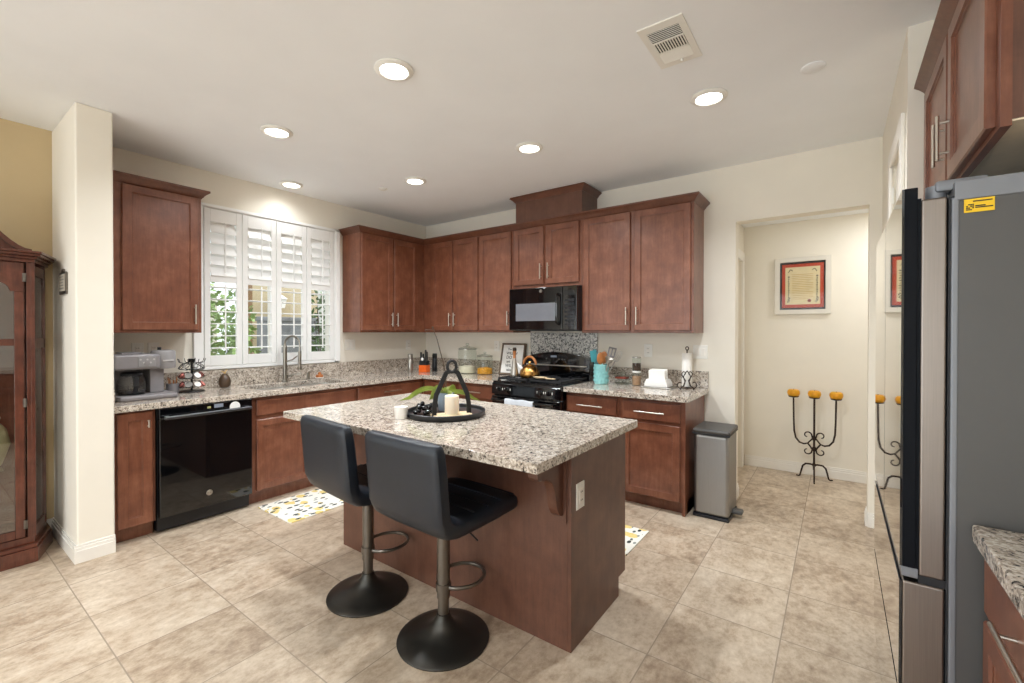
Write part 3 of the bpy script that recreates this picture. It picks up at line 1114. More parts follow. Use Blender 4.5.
for kx in (1.74, 1.83, 2.195, 2.283):
    k = MB().lathe([(.024, 0), (.024, .006), (.019, .009), (.017, .03), (0, .031)], (0, 0, 0), 20)
    k.box(-.004, -.017, .03, .004, .017, .034, .001)
    k.xf(Matrix.Translation((kx, -.692, .838)) @ Matrix.Rotation(pi / 2, 4, 'X'))
    k.build('knob', 'black_enamel', cpn)
    for s_ in (-1, 1):
        MB().box(kx + s_ * .034 - .003, -.6945, .83, kx + s_ * .034 + .003, -.692, .85).build('knob_mark', 'plate_white', cpn)
MB().box(RX0, -.672, .898, RX1, -.06, .912, .005).build('cooktop', 'black_enamel', r)
for bx in (1.84, 2.21):
    for by in (-.50, -.24):
        MB().lathe([(.05, 0), (.05, .01), (.036, .013), (.036, .02), (0, .021)], (bx, by, .912), 20).build('burner', 'cast_iron', r)
for gx0, gx1 in ((1.675, 2.015), (2.035, 2.375)):
    mb = MB()
    for y in (-.63, -.37, -.11):
        mb.box(gx0, y - .006, .924, gx1, y + .006, .942, .003)
    for x in (gx0 + .006, gx1 - .006):
        mb.box(x - .006, -.636, .924, x + .006, -.104, .942, .003)
    xm = (gx0 + gx1) / 2
    for y0, y1 in ((-.63, -.55), (-.45, -.29), (-.19, -.11)):
        mb.box(xm - .005, y0, .926, xm + .005, y1, .942, .003)
    for y in (-.50, -.24):
        mb.box(gx0, y - .005, .926, gx0 + .11, y + .005, .942, .003).box(gx1 - .11, y - .005, .926, gx1, y + .005, .942, .003)
    for x in (gx0 + .006, gx1 - .006):
        for y in (-.63, -.11):
            mb.box(x - .007, y - .007, .912, x + .007, y + .007, .928)
    mb.build('grate', 'cast_iron', r)
top = [(RX0, 1.115)] + [(RX0 + (RX1 - RX0) * k / 16, 1.115 + .062 * sin(pi * k / 16) ** .8) for k in range(1, 16)] + [(RX1, 1.115)]
bg = MB().prism([(RX0, .905)] + top + [(RX1, .905)], 'Y', -.135, -.022, .006).build('backguard', 'black_gloss', r)
MB().box(RX0 + .03, -.150, 1.035, RX1 - .03, -.134, 1.048, .004).build('vent_ledge', 'steel', bg)
MB().box(1.90, -.1385, 1.09, 2.15, -.134, 1.155, .002).build('clock_panel', 'black_enamel', bg)
MB().box(1.97, -.140, 1.122, 2.04, -.138, 1.142).build('clock_display', 'display_light', bg)
for kx in (1.92, 2.07, 2.10, 2.13):
    MB().box(kx - .008, -.140, 1.10, kx + .008, -.138, 1.110).build('button', 'ink_grey', bg)

# ------------------------------------------------------------------ microwave
m_ = thing('microwave', (2.04, -.22, 1.393), 'black over-the-range microwave mounted under the short cabinet', 'microwave')
MB().box(1.662, -.40, 1.393, 2.42, -.005, 1.808, .003).build('body', 'black_plastic', m_)
dr = MB().box(1.662, -.435, 1.398, 2.268, -.401, 1.805, .006, 3).build('door', 'black_gloss', m_)
MB().box(1.745, -.4375, 1.485, 2.195, -.434, 1.655, .001).build('window', 'mw_window', dr)
hp = [(2.235, -.436, 1.455), (2.235, -.475, 1.475)] + [(2.235, -.482, 1.50 + k * .19 / 4) for k in range(5)] + [(2.235, -.475, 1.715), (2.235, -.436, 1.735)]
MB().tube(hp, .014, 10).build('handle', 'black_gloss', dr)
pn = MB().box(2.272, -.435, 1.398, 2.42, -.401, 1.805, .006, 3).build('control_panel', 'black_gloss', m_)
MB().box(2.29, -.437, 1.72, 2.40, -.434, 1.765).build('display', 'black_enamel', pn)
mb = MB()
for i in range(3):
    for j in range(7):
        mb.box(2.295 + i * .036, -.4362, 1.44 + j * .037, 2.323 + i * .036, -.4345, 1.462 + j * .037, .001)
mb.build('keypad', 'black_plastic', pn)
badge(dr, (2.035, -.435, 1.77), (0, -1, 0), .016)
MB().box(1.70, -.38, 1.388, 2.38, -.08, 1.394).build('vent_grille', 'cast_iron', m_)

# ------------------------------------------------------------------ refrigerator
FY = -2.462
f = thing('refrigerator', (4.9, -1.95, 0), 'tall refrigerator with glossy dark glass doors and grey side, at the right edge', 'refrigerator')
MB().box(4.565, FY, .02, 5.23, -1.45, 1.742, .004).build('body', 'fridge_side', f)
MB().box(4.563, FY - .004, 1.722, 5.23, -1.446, 1.772, .004).build('top_cover', 'fridge_trim', f)
MB().box(4.553, FY + .003, .05, 4.566, -1.453, 1.735, .002).build('gasket', 'gasket', f)
MB().box(4.558, FY - .003, .06, 4.572, FY + .012, 1.73, .003).build('edge_trim', 'fridge_trim', f)
YM = -1.955
for a, b_ in ((FY, YM - .003), (YM + .003, -1.45)):
    dd = MB().box(4.500, a + .002, .735, 4.552, b_ - .002, 1.737, .006, 3).build('door', 'fridge_steel', f)
    MB().box(4.462, a + .001, .753, 4.467, b_ - .001, 1.769).build('glass_panel', 'fridge_glass', dd)
    MB().box(4.467, a, .752, 4.494, b_, 1.770, .002).box(4.494, a + .004, .75, 4.501, b_ - .004, 1.74).build('panel_backing', 'fridge_navy', dd)
    MB().box(4.466, a + .001, .726, 4.500, b_ - .001, .752, .002).build('grip_strip', 'fridge_trim', dd)
for zz in ((.415, .715), (.06, .405)):
    dd = MB().box(4.467, FY, zz[0], 4.552, -1.45, zz[1], .006, 3).build('freezer_drawer', 'fridge_steel', f)
    MB().box(4.4615, FY + .002, zz[0] + .003, 4.467, -1.452, zz[1] - .003).build('glass_panel', 'fridge_glass', dd)
MB().box(4.50, FY + .004, .715, 4.556, -1.455, .737).build('drawer_gap', 'gasket', f)
for y in (FY + .05, -1.50):
    MB().cyl((4.535, y, 1.737), (4.535, y, 1.775), .022).box(4.53, y - .03, 1.755, 4.63, y + .03, 1.785, .008).build('hinge_cover', 'fridge_trim', f)
MB().box(4.56, FY + .01, .0, 5.2, -1.46, .06).build('base_grille', 'gasket', f)
lb = MB().box(4.580, FY - .0055, 1.687, 4.634, FY - .004, 1.7205).build('energy_sticker', 'yellow_label', f)
mb = MB()
for k, (a, z, w) in enumerate([(4.596, 1.7125, .034), (4.600, 1.6965, .031), (4.600, 1.7005, .018)]):
    mb.box(a, FY - .0062, z, a + w, FY - .0055, z + .0028)
for i in range(4):
    for j in range(4):
        if (i * 7 + j * 3) % 4 != 1:
            mb.box(4.584 + i * .0036, FY - .0062, 1.692 + j * .0042, 4.5868 + i * .0036, FY - .0055, 1.6952 + j * .0042)
mb.build('sticker_print', 'ink', lb)

# cabinet over the refrigerator
c = thing('wall_cabinet', (4.95, -1.93, 1.885), 'two door cherry cabinet above the refrigerator at the top right', 'cabinet')
KX = 4.64
MB().box(KX + .02, -2.474, 1.90, XR - .01, -1.397, UZ1).build('cabinet_body', 'cherry_dark', c)
MB().box(KX, -2.476, 1.885, KX + .02, -2.43, UZ1).box(KX, -2.43, 1.885, KX + .02, -1.44, 1.91).box(KX, -2.43, UZ1 - .03, KX + .02, -1.44, UZ1).box(KX, -1.71, 1.91, KX + .02, -1.67, UZ1 - .03).box(KX, -1.44, 1.885, KX + .02, -1.395, UZ1).build('face_frame', 'cherry', c)
MB().box(KX + .021, -2.473, 1.895, XR - .012, -1.398, 1.8995).build('underside_panel', 'underside', c)
for a, b_, hs in ((-2.436, -1.952, .455), (-1.928, -1.430, .03)):
    cab_door(c, (KX, b_, 1.90), (0, -1, 0), (-1, 0, 0), b_ - a, DT - 1.90, ((b_ - a) - .028 if hs < .1 else .028, .14))
o = sweep_molding(MB(), [(KX, -1.393), (KX, -2.475), (XR - .01, -2.475)], [(a, z) for a, z in cp]).build('crown_molding', 'trim_wood', origin=(4.9, -1.9, 2.415))
tag(o, 'crown molding along the top of the cabinet above the refrigerator', 'molding')

# right-hand counter run, near the camera
c = thing('base_cabinet', (4.93, -3.2, 0), 'cherry base cabinet beside the grey refrigerator side, bottom right corner', 'cabinet')
MB().box(4.632, -3.9, TK, XR - .01, -2.50, .862, .0015).box(4.69, -3.9, 0, XR - .01, -2.50, TK).build('cabinet_body', 'cherry', c)
for a, b_ in ((-3.20, -2.507), (-3.88, -3.22)):
    cab_door(c, (4.632, b_, .705), (0, -1, 0), (-1, 0, 0), b_ - a, .14, ((b_ - a) / 2, .07), (0, 1, 0), SLAB_RINGS, 'drawer', .27)
    cab_door(c, (4.632, b_, .115), (0, -1, 0), (-1, 0, 0), b_ - a, .57, ((b_ - a) - .03, .46))
o = MB().slab([(4.597, -3.92, XR - .003, -2.477)], .862, CT, .005).build('countertop', 'granite', origin=(4.93, -3.2, .862))
tag(o, 'granite countertop beside the refrigerator in the bottom right corner', 'countertop')

# ------------------------------------------------------------------ island
c = thing('kitchen_island', (2.565, -2.06, 0), 'dark cherry kitchen island base in the middle of the room', 'island')
MB().box(1.74, -2.345, 0, 3.39, -1.84, TK).box(1.74, -2.345, TK, 3.39, -1.775, .865).build('cabinet_body', 'cherry', c)
MB().box(1.7425, -2.362, 0, 3.3895, -2.346, .865).build('back_panel', 'cherry_dark', c)
mb = MB().prism([(-2.362, 0), (-1.842, 0), (-1.842, .10), (-1.755, .10), (-1.755, .865), (-2.362, .865)], 'X', 3.39, 3.406, .0015)
mb.build('end_panel', 'cherry_dark', c)
mb = MB().prism([(-2.345, 0), (-1.842, 0), (-1.842, .10), (-1.755, .10), (-1.755, .865), (-2.345, .865)], 'X', 1.728, 1.742)
mb.build('end_panel', 'cherry_dark', c)


def corbel(x):
    prof = [(-2.362, .864), (-2.575, .864), (-2.575, .80), (-2.565, .787), (-2.53, .782), (-2.495, .776), (-2.462, .755), (-2.440, .715), (-2.432, .675), (-2.424, .64), (-2.408, .61), (-2.388, .592), (-2.362, .588)]
    MB().prism(prof, 'X', x, x + .045, .002).box(x - .012, -2.368, .555, x + .060, -2.3625, .864, .001).build('corbel', 'cherry_dark', c)


corbel(3.325)
corbel(1.77)
for i in range(3):
    x0 = 1.77 + i * .545
    cab_door(c, (x0 + .51, -1.775, .71), (-1, 0, 0), (0, 1, 0), .51, .125, (.255, .062), Xv, SLAB_RINGS, 'drawer', .15)
    cab_door(c, (x0 + .51, -1.775, .115), (-1, 0, 0), (0, 1, 0), .51, .565, (.03, .46))
o = MB().slab([(1.640, -2.702, 3.450, -1.690)], .865, CT, .004).build('island_countertop', 'granite', origin=(2.54, -2.2, .865))
tag(o, 'large speckled granite top of the kitchen island', 'countertop')


def wall_plate(pos, n, w, h, kind, label, group=None):
    """outlet or switch cover with its own face details"""
    n = Vector(n)
    u = Vector((0, 0, 1)).cross(n)
    P = Vector(pos)
    root = thing('wall_switch' if kind == 'switch' else 'wall_outlet', pos, label, 'switch' if kind == 'switch' else 'outlet', group)
    MB().rings(P - u * w / 2 - Vector((0, 0, h / 2)), u, n, w, h, [(0, 0), (0, .003), (.003, .006)]).build('cover_plate', 'plate_white', root)
    k = max(1, round(w / .07))
    for i in range(k):
        cx = (i - (k - 1) / 2) * w / (k + .0) * (.8 if k > 1 else 1)
        q = P + u * cx
        MB().rings(q - u * .016 - Vector((0, 0, .033)) + n * .005, u, n, .032, .066, [(0, 0), (0, .002), (.002, .004)]).build('rocker' if kind == 'switch' else 'receptacle', 'white_trim', root)
        if kind != 'switch':
            mb = MB()
            for dz in (-.018, .018):
                for du in (-.006, .006):
                    a = q + u * du + Vector((0, 0, dz)) + n * .0092
                    mb.ball(a, .002, (1, 1, 1.8), 8)
            mb.build('slot', 'ink_grey', root)
    return root


wall_plate((3.406, -2.283, .66), (1, 0, 0), .072, .115, 'outlet', 'white outlet plate on the end panel of the kitchen island')
wall_plate((0, -2.985, 1.235), (1, 0, 0), .075, .118, 'outlet', 'left one of the two wall outlets behind the coffee maker', 'outlets behind the coffee maker')
wall_plate((0, -2.885, 1.235), (1, 0, 0), .075, .118, 'outlet', 'right one of the two wall outlets behind the coffee maker, nearer the window', 'outlets behind the coffee maker')
wall_plate((0, -1.13, 1.235), (1, 0, 0), .13, .118, 'switch', 'white double switch on the wall between window shutters and corner')
wall_plate((0, -.30, 1.215), (1, 0, 0), .075, .118, 'outlet', 'outlet on the window wall close to the corner, above the knife block')
wall_plate((1.17, 0, 1.215), (0, -1, 0), .075, .118, 'outlet', 'outlet on the back wall between the glass jars and framed sign')
wall_plate((2.925, 0, 1.21), (0, -1, 0), .075, .118, 'outlet', 'outlet on the back wall above the stacked seasoning jars')
wall_plate((3.375, 0, 1.21), (0, -1, 0), .118, .118, 'switch', 'white double switch on the back wall above the paper towel stand')


# ------------------------------------------------------------------ bar stools
def make_stool(loc, label):
    s = thing('bar_stool', loc, label, 'stool', 'black bar stools at the island')
    x, y, _ = loc
    MB().lathe([(.205, 0), (.207, .006), (.200, .012), (.165, .022), (.115, .036), (.075, .054), (.048, .075), (.034, .098), (.030, .115), (0, .115)], loc, 48).build('base', 'stool_base_metal', s)
    MB().cyl((x, y, .10), (x, y, .19), .025, n=24).cyl((x, y, .185), (x, y, .50), .029, n=24).cyl((x, y, .50), (x, y, .570), .022, n=20).build('pole', 'bronze_metal', s)
    pts = []
    for k in range(25):
        a = -pi / 2 + .42 + k * (2 * pi - .84) / 24
        pts.append((x + .105 * cos(a), y + .115 + .115 * sin(a), .235))
    mb = MB().tube([(x - .0, y + .0, .235)] + pts[::-1] + [(x, y, .235)], .0085, 10).cyl((x, y, .218), (x, y, .252), .034, n=24)
    mb.build('footrest', 'bronze_metal', s)
    MB().box(x - .09, y - .09, .535, x + .09, y + .09, .552, .004).build('mounting_plate', 'black_plastic', s)
    MB().tube([(x + .03, y + .02, .55), (x + .07, y + .09, .47), (x + .10, y + .12, .425)], .004, 8).build('lever', 'black_plastic', s)
    X = Vector((1, 0, 0))

    def st(py, pz, ty, tz, hw, ht):
        pz -= .014
        n = Vector((0, -tz, ty)).normalized()
        return ((x, y + py, pz), X, n, hw, ht)
    seat = [st(.300, .606, -1, 0, .19, .010), st(.296, .606, -1, 0, .206, .024), st(.280, .605, -1, 0, .219, .034), st(.24, .604, -1, 0, .226, .040), st(.10, .602, -1, 0, .230, .042), st(-.08, .602, -1, 0.02, .231, .042), st(-.135, .604, -1, .2, .232, .042)]
    MB().loft(seat, 32, .42).build('seat', 'leather', s)
    back = [st(-.120, .603, -1, .10, .232, .043), st(-.160, .612, -1, .42, .233, .043), st(-.190, .634, -.75, .85, .234, .042), st(-.205, .670, -.3, 1, .235, .041), st(-.213, .75, -.10, 1, .235, .040), st(-.222, .85, -.10, 1, .235, .039), st(-.231, .925, -.1, 1, .234, .037), st(-.234, .948, -.1, 1, .231, .033), st(-.2355, .960, -.1, 1, .223, .024), st(-.236, .965, -.1, 1, .210, .012)]
    MB().loft(back, 32, .42).build('backrest', 'leather', s)
    mb = MB()
    for py in (-.02, .07, .16, .25):
        mb.tube([(x - .205, y + py, .627), (x, y + py, .6305), (x + .205, y + py, .627)], .0035, 6)
    mb.build('seat_seam', 'leather', s)
    return s


s2 = make_stool((2.893, -2.615, 0), 'black leather swivel bar stool at the island end nearer the camera')
s1 = copy_tree(s2, (2.330, -2.605, 0), 'black leather swivel bar stool at the island, the one nearer the sink and lemon rug', radians(-6))
s2.rotation_euler.z = radians(-2)

# ------------------------------------------------------------------ rugs
rg = MB().box(-.26, -.24, 0, .26, .24, .008, .003)
rug = MB().box(.665, -2.41, 0, 1.16, -1.62, .008, .003).build('kitchen_rug', 'lemon_print', origin=(.91, -2.0, 0))
tag(rug, 'lemon print rug lying in front of the sink cabinet', 'rug')
rug = MB().box(2.50, -1.415, 0, 3.28, -1.005, .008, .003).build('kitchen_rug', 'lemon_print', origin=(2.9, -1.2, 0))
tag(rug, 'lemon print rug between the island and the stove side cabinets', 'rug')

# ------------------------------------------------------------------ trash can
c = thing('trash_can', (3.57, -.365, 0), 'tall brushed steel step trash can at the end of the cabinets', 'trash can')
MB().box(3.450, -.525, .02, 3.695, -.20, .625, .03, 5).build('bin_body', 'trash_steel', c)
MB().box(3.447, -.530, 0, 3.698, -.197, .025, .008).build('base_ring', 'black_plastic', c)
MB().box(3.443, -.535, .628, 3.703, -.193, .662, .016, 3).build('lid', 'trash_lid', c)
MB().box(3.443, -.532, .618, 3.702, -.195, .632, .006).build('lid_rim', 'black_plastic', c)
MB().box(3.69, -.405, .028, 3.765, -.33, .058, .012, 3).build('pedal', 'rubber_grey', c)


# ------------------------------------------------------------------ ceiling fixtures
def make_light(loc, label, watts=9.5):
    c = thing('ceiling_light', loc, label, 'light', 'recessed ceiling lights')
    MB().lathe([(.070, .0), (.098, -.002), (.100, -.008), (.094, -.014), (.074, -.018), (.068, -.012), (.068, 0)], loc, 36, cap=False).build('trim_ring', 'plate_white', c)
    MB().lathe([(.069, -.010), (.05, -.014), (0, -.015)], loc, 32, cap=False).build('lens', 'lamp_lens', c)
    add_light('bulb', 'AREA', (0, 0, -.02), (0, 0, 0), watts, (0.91, 0.96, 1.0), c, shape='DISK', size=.13, spread=radians(140))
    return c


LL = ['recessed ceiling light nearest the camera, above the island stools', 'recessed ceiling light above the dishwasher aisle, close to the partition',
      'recessed ceiling light hugging the wall above the kitchen window', 'recessed ceiling light nearest the back corner of the kitchen',
      'recessed ceiling light in front of the microwave', 'recessed ceiling light just past the ceiling vent, nearest the refrigerator']
pos = [(2.463, -2.54, H), (1.246, -2.54, H), (.245, -1.91, H), (1.247, -1.304, H), (2.482, -1.304, H), (3.715, -1.285, H)]
l0 = make_light(pos[0], LL[0])
make_light(pos[2], LL[2], 1.2)         # dimmer lamp over the sink
for p, lb in list(zip(pos, LL))[1:2] + list(zip(pos, LL))[3:]:
    copy_tree(l0, p, lb)
v = thing('ceiling_vent', (3.682, -1.904, H), 'white three way air vent in the ceiling near the refrigerator', 'vent')
VX0, VX1, VY0, VY1 = 3.582, 3.782, -2.084, -1.724
mb = MB().slab([(VX0, VY0, VX0 + .03, VY1), (VX1 - .03, VY0, VX1, VY1), (VX0, VY0, VX1, VY0 + .05), (VX0, VY1 - .05, VX1, VY1)], H - .007, H, .002)
mb.build('frame', 'plate_white', v)
MB().box(VX0 + .02, VY0 + .03, H - .002, VX1 - .02, VY1 - .03, H + .0).build('duct_shade_sheet', 'dark_void', v)  # flat dark sheet, its colour stands in for shade behind the louvers
mb = MB()
for k in range(6):
    y = VY0 + .056 + k * .0125
    mb.box(VX0 + .03, -.0012, -.006, VX1 - .03, .0012, .006, 0, 2, Matrix.Translation((0, y, H - .005)) @ Matrix.Rotation(radians(-48), 4, 'X'))
mb.build('front_louvers', 'plate_white', v)
mb = MB()
for k in range(12):
    x = VX0 + .034 + k * .012
    mb.box(-.0035, VY0 + .138, -.001, .0035, VY1 - .138, .001, 0, 2, Matrix.Translation((x, 0, H - .008)) @ Matrix.Rotation(radians(20), 4, 'Y'))
mb.box(VX0 + .03, VY0 + .13, H - .01, VX1 - .03, VY0 + .138, H - .004).box(VX0 + .03, VY1 - .138, H - .01, VX1 - .03, VY1 - .13, H - .004)
mb.build('middle_louvers', 'plate_white', v)
mb = MB()
for k in range(7):
    y = VY1 - .125 + k * .0125
    mb.box(VX0 + .03, -.0012, -.0075, VX1 - .03, .0012, .0075, 0, 2, Matrix.Translation((0, y, H - .005)) @ Matrix.Rotation(radians(66), 4, 'X'))
mb.build('rear_louvers', 'plate_white', v)
MB().box(3.69, VY1 - .045, H - .022, 3.70, VY1 - .03, H - .008, .002).build('damper_tab', 'plate_white', v)
o = MB().lathe([(.053, 0), (.055, -.004), (.05, -.007), (0, -.008)], (4.215, -1.277, H), 32).build('ceiling_blank_cover', 'ceiling_paint', origin=(4.215, -1.277, H))
tag(o, 'flat round blank cover on the ceiling near the hall opening', 'cover')
o = thing('fire_sprinkler', (.816, -1.323, H), 'small white fire sprinkler cap on the ceiling above the sink corner', 'sprinkler')
MB().lathe([(.04, 0), (.041, -.004), (.03, -.007), (.028, -.007)], (.816, -1.323, H), 24).build('trim_ring', 'plate_white', o)
MB().lathe([(.026, -.008), (.026, -.014), (0, -.015)], (.816, -1.323, H), 24).build('cap', 'plate_white', o)

# ------------------------------------------------------------------ coffee corner
c = thing('coffee_maker', (.28, -3.03, CT), 'grey dual coffee maker with a glass carafe, on the counter beside the partition', 'coffee maker')
MB().box(.10, -3.195, CT, .46, -2.865, CT + .035, .012, 3).build('base', 'grey_plastic', c)
MB().box(.10, -3.00, CT + .035, .34, -2.915, 1.125, .008).box(.10, -3.20, CT + .035, .19, -2.915, 1.125, .008).build('column', 'grey_plastic', c)
hd = MB().box(.09, -3.215, 1.115, .41, -2.955, 1.222, .018, 4).build('brew_head', 'grey_plastic', c)
MB().box(.41, -3.085, 1.135, .4145, -2.985, 1.205, .002).build('button_panel', 'grey_plastic_light', hd)
mb = MB()
for k in range(5):
    mb.lathe([(.006, 0), (.006, .002), (0, .002)], (.4145, -3.072 + k * .019, 1.185 - (k % 2) * .022), 12, 'X')
mb.build('button', 'grey_plastic_pale', hd)
MB().lathe([(.016, 0), (.016, .004), (0, .005)], (.4145, -3.035, 1.158), 20, 'X').build('dial', 'grey_plastic', hd)
MB().box(.15, -3.15, 1.222, .30, -3.03, 1.232, .004).build('water_lid', 'grey_plastic', hd)
pb = MB().lathe([(.070, 0), (.074, .01), (.075, .118), (.070, .128), (.05, .134), (0, .134)], (.31, -2.912, 1.112), 32).build('pod_holder', 'grey_plastic_light', c)
MB().box(.376, -2.935, 1.165, .387, -2.87, 1.175, .001).build('brand_mark', 'grey_plastic_pale', pb)
MB().lathe([(.012, 0), (.012, .02), (0, .021)], (.29, -2.93, 1.246), 14).build('lift_handle', 'black_plastic', pb)
cf = MB().lathe([(.060, 0), (.074, .008), (.082, .05), (.080, .09), (.066, .125), (.060, .135)], (.325, -3.10, CT + .036), 32, cap=False).build('carafe', 'smoke_glass', c)
MB().lathe([(.062, .130), (.064, .145), (.05, .155), (0, .158)], (.325, -3.10, CT + .036), 28).build('carafe_lid', 'black_plastic', cf)
MB().tube([(.385, -3.10, CT + .165), (.425, -3.10, CT + .16), (.43, -3.10, CT + .10), (.40, -3.10, CT + .055)], 0, flat=(.014, .006, (0, 1, 0))).build('carafe_handle', 'black_plastic', cf)
MB().lathe([(.056, .003), (.071, .012), (.076, .028), (0, .029)], (.325, -3.10, CT + .036), 28).build('coffee', 'dark_void', cf)
MB().lathe([(.075, 0), (.075, .004), (0, .004)], (.325, -3.10, CT + .0345), 28).build('warming_plate', 'black_plastic', c)

c = thing('coffee_canister', (.17, -2.812, CT), 'small grey canister of stirrers half hidden by the coffee maker', 'canister')
MB().lathe([(.040, 0), (.043, .004), (.043, .075), (.038, .075), (.038, .01), (0, .01)], (.17, -2.812, CT), 24).build('cup', 'grey_plastic', c)
mb = MB()
for k in range(7):
    a = k * .9
    mb.cyl((.17 + .015 * cos(a), -2.812 + .015 * sin(a), CT + .012), (.17 + .03 * cos(a), -2.812 + .03 * sin(a), CT + .10 + .012 * (k % 3)), .003, n=6)
mb.build('stirrer', 'spoon_wood', c)

# coffee pod carousel
CX, CY = .20, -2.695
c = thing('pod_carousel', (CX, CY, CT), 'black wire carousel holding three tiers of coffee pods', 'rack')
MB().lathe([(.085, 0), (.088, .004), (.085, .010), (.02, .014), (0, .014)], (CX, CY, CT), 32).build('base', 'black_wire', c)
MB().cyl((CX, CY, CT + .01), (CX, CY, CT + .255), .008, n=12).cyl((CX, CY, CT + .235), (CX, CY, CT + .262), .022, n=16).build('post', 'black_wire', c)
mb = MB()
pods = []
for tier in range(3):
    z = CT + .055 + tier * .07
    for k in range(8):
        a = 2 * pi * k / 8 + .2
        d_ = Vector((cos(a), sin(a), 0))
        p = Vector((CX, CY, z)) + d_ * .064
        ax = (d_ * .8 + Vector((0, 0, .6))).normalized()
        s_ = Vector((-sin(a), cos(a), 0))
        t_ = ax.cross(s_)
        mb.tube([p + ax * .012 + (s_ * cos(q) + t_ * sin(q)) * .0245 for q in [2 * pi * j / 14 for j in range(14)]], .0022, 6, True)
        mb.tube([Vector((CX, CY, z - .018)) + d_ * .008, Vector((CX, CY, z - .022)) + d_ * .04, p + ax * .012 - t_ * .0245], .002, 6)
        if tier < 2 and (k * 5 + tier) % 8 < 6:
            pods.append((p + ax * .012, ax))
for k in range(8):
    a = 2 * pi * k / 8 + .2
    d_ = Vector((cos(a), sin(a), 0))
    mb.tube([Vector((CX, CY, CT + .235)) + d_ * .02, Vector((CX, CY, CT + .225)) + d_ * .05, Vector((CX, CY, CT + .235)) + d_ * .085, Vector((CX, CY, CT + .262)) + d_ * .095], .0025, 6)
mb.build('wire_rings', 'black_wire', c)
for i, (p, ax) in enumerate(pods):
    q = Vector((0, 0, 1)).rotation_difference(ax).to_matrix().to_4x4()
    mt = ('pod_white', 'pod_pink', 'pod_grey')[i % 3]
    mb = MB().lathe([(.015, -.030), (.021, .001), (.0245, .0022), (.0245, .0045), (0, .005)], (0, 0, 0), 18)
    mb.xf(Matrix.Translation(p) @ q)
    o = mb.build('coffee_pod', mt, origin=p)
    tag(o, {'pod_white': 'white lidded coffee pod in the black wire carousel', 'pod_pink': 'pink lidded coffee pod in the black wire carousel', 'pod_grey': 'grey lidded coffee pod in the black wire carousel'}[mt], 'coffee pod', mt.replace('pod_', '') + ' coffee pods in the carousel')

c = thing('pear_ornament', (.115, -2.425, CT), 'brown glazed egg shaped ornament with a twig top, left of the sink', 'ornament')
MB().lathe([(.020, 0), (.034, .006), (.045, .03), (.046, .055), (.038, .085), (.022, .108), (.012, .118), (0, .12)], (.115, -2.425, CT), 28).build('body', 'brown_vase', c)
MB().tube([(.115, -2.425, CT + .115), (.118, -2.42, CT + .135), (.112, -2.405, CT + .152)], [.006, .004, .003], 8).tube([(.115, -2.425, CT + .12), (.118, -2.44, CT + .135), (.115, -2.455, CT + .142)], [.004, .003, .002], 8).build('twig', 'gold_paper', c)


# ------------------------------------------------------------------ corner counter items
def mill(loc, mat, label):
    c = thing('pepper_mill', loc, label, 'mill')
    MB().lathe([(.027, 0), (.029, .004), (.029, .150), (.027, .153)], loc, 24).build('body', mat, c)
    MB().lathe([(.027, .154), (.029, .157), (.029, .208), (.024, .214), (0, .215)], loc, 24).build('cap', mat if mat != 'black_plastic' else 'black_enamel', c)


mill((.30, -.53, CT), 'steel', 'slim brushed silver electric mill left of the orange knife block')
mill((.421, -.255, CT), 'black_plastic', 'slim black electric mill right of the orange knife block')
c = thing('knife_block', (.42, -.42, CT), 'orange and black knife block standing in the corner', 'knife block')
KB = Matrix.Translation((.42, -.42, CT)) @ Matrix.Rotation(radians(12), 4, 'Z')
MB().box(-.05, -.045, 0, .05, .045, .085, .006, 2, KB).build('base_sleeve', 'orange_plastic', c)
MB().box(-.047, -.042, .085, .047, .042, .135, .006, 2, KB).build('block', 'black_plastic', c)
for i, (dx, dy, h) in enumerate([(-.034, -.02, .235), (-.030, .02, .215), (0, -.02, .19), (.032, -.02, .262), (.022, .018, .24)]):
    k = thing('kitchen_knife', KB @ Vector((dx, dy, .11)), ['black handled knife at the left front of the orange knife block', 'black handled knife at the left rear of the orange knife block', 'shortest knife handle in the middle of the orange knife block', 'tallest black knife handle in the orange knife block', 'black knife handle at the right rear of the orange knife block'][i], 'knife', 'knives in the block')
    MB().box(dx - .001, dy - .009, .09, dx + .001, dy + .009, .145, 0, 2, KB).build('blade', 'steel', k)
    MB().box(dx - .008, dy - .011, .136, dx + .008, dy + .011, h, .005, 2, KB).build('handle', 'black_plastic', k)
MB().lathe([(.014, 0), (.018, .002), (.018, .005), (.014, .006)], (0, 0, 0), 18, 'Y').xf(KB @ Matrix.Translation((.002, -.050, .155))).build('scissor_ring', 'white_ceramic', c)


def jar(loc, s, mat, fill, label):
    c = thing('glass_jar', loc, label, 'jar')
    r, h = s
    MB().lathe([(r * .96, 0), (r, .012), (r, h * .72), (r * .93, h * .78), (r * .93, h * .80)], loc, 32, cap=False).lathe([(r * .96, .001), (0, .001)], loc, 32, cap=False).build('jar_body', 'jar_glass', c)
    MB().lathe([(r * .92, .006), (r * .95, .014), (r * .95, h * fill), (r * .4, h * fill + .012), (0, h * fill + .008)], loc, 28).build('contents', mat, c)
    l_ = MB().lathe([(r * .98, h * .80), (r * 1.02, h * .815), (r * .99, h * .835), (r * .6, h * .875), (r * .2, h * .905), (r * .12, h * .92)], loc, 32, cap=False).build('lid', 'jar_glass', c)
    MB().lathe([(r * .10, h * .90), (r * .10, h * .925), (r * .20, h * .95), (r * .20, h * .985), (r * .1, h), (0, h)], loc, 20).build('lid_knob', 'jar_glass', l_)
    MB().tube([(loc[0] + r * .985 * cos(2 * pi * k / 32), loc[1] + r * .985 * sin(2 * pi * k / 32), loc[2] + h * .80) for k in range(32)], .0045, 6, True).build('lid_seal', 'steel', l_)


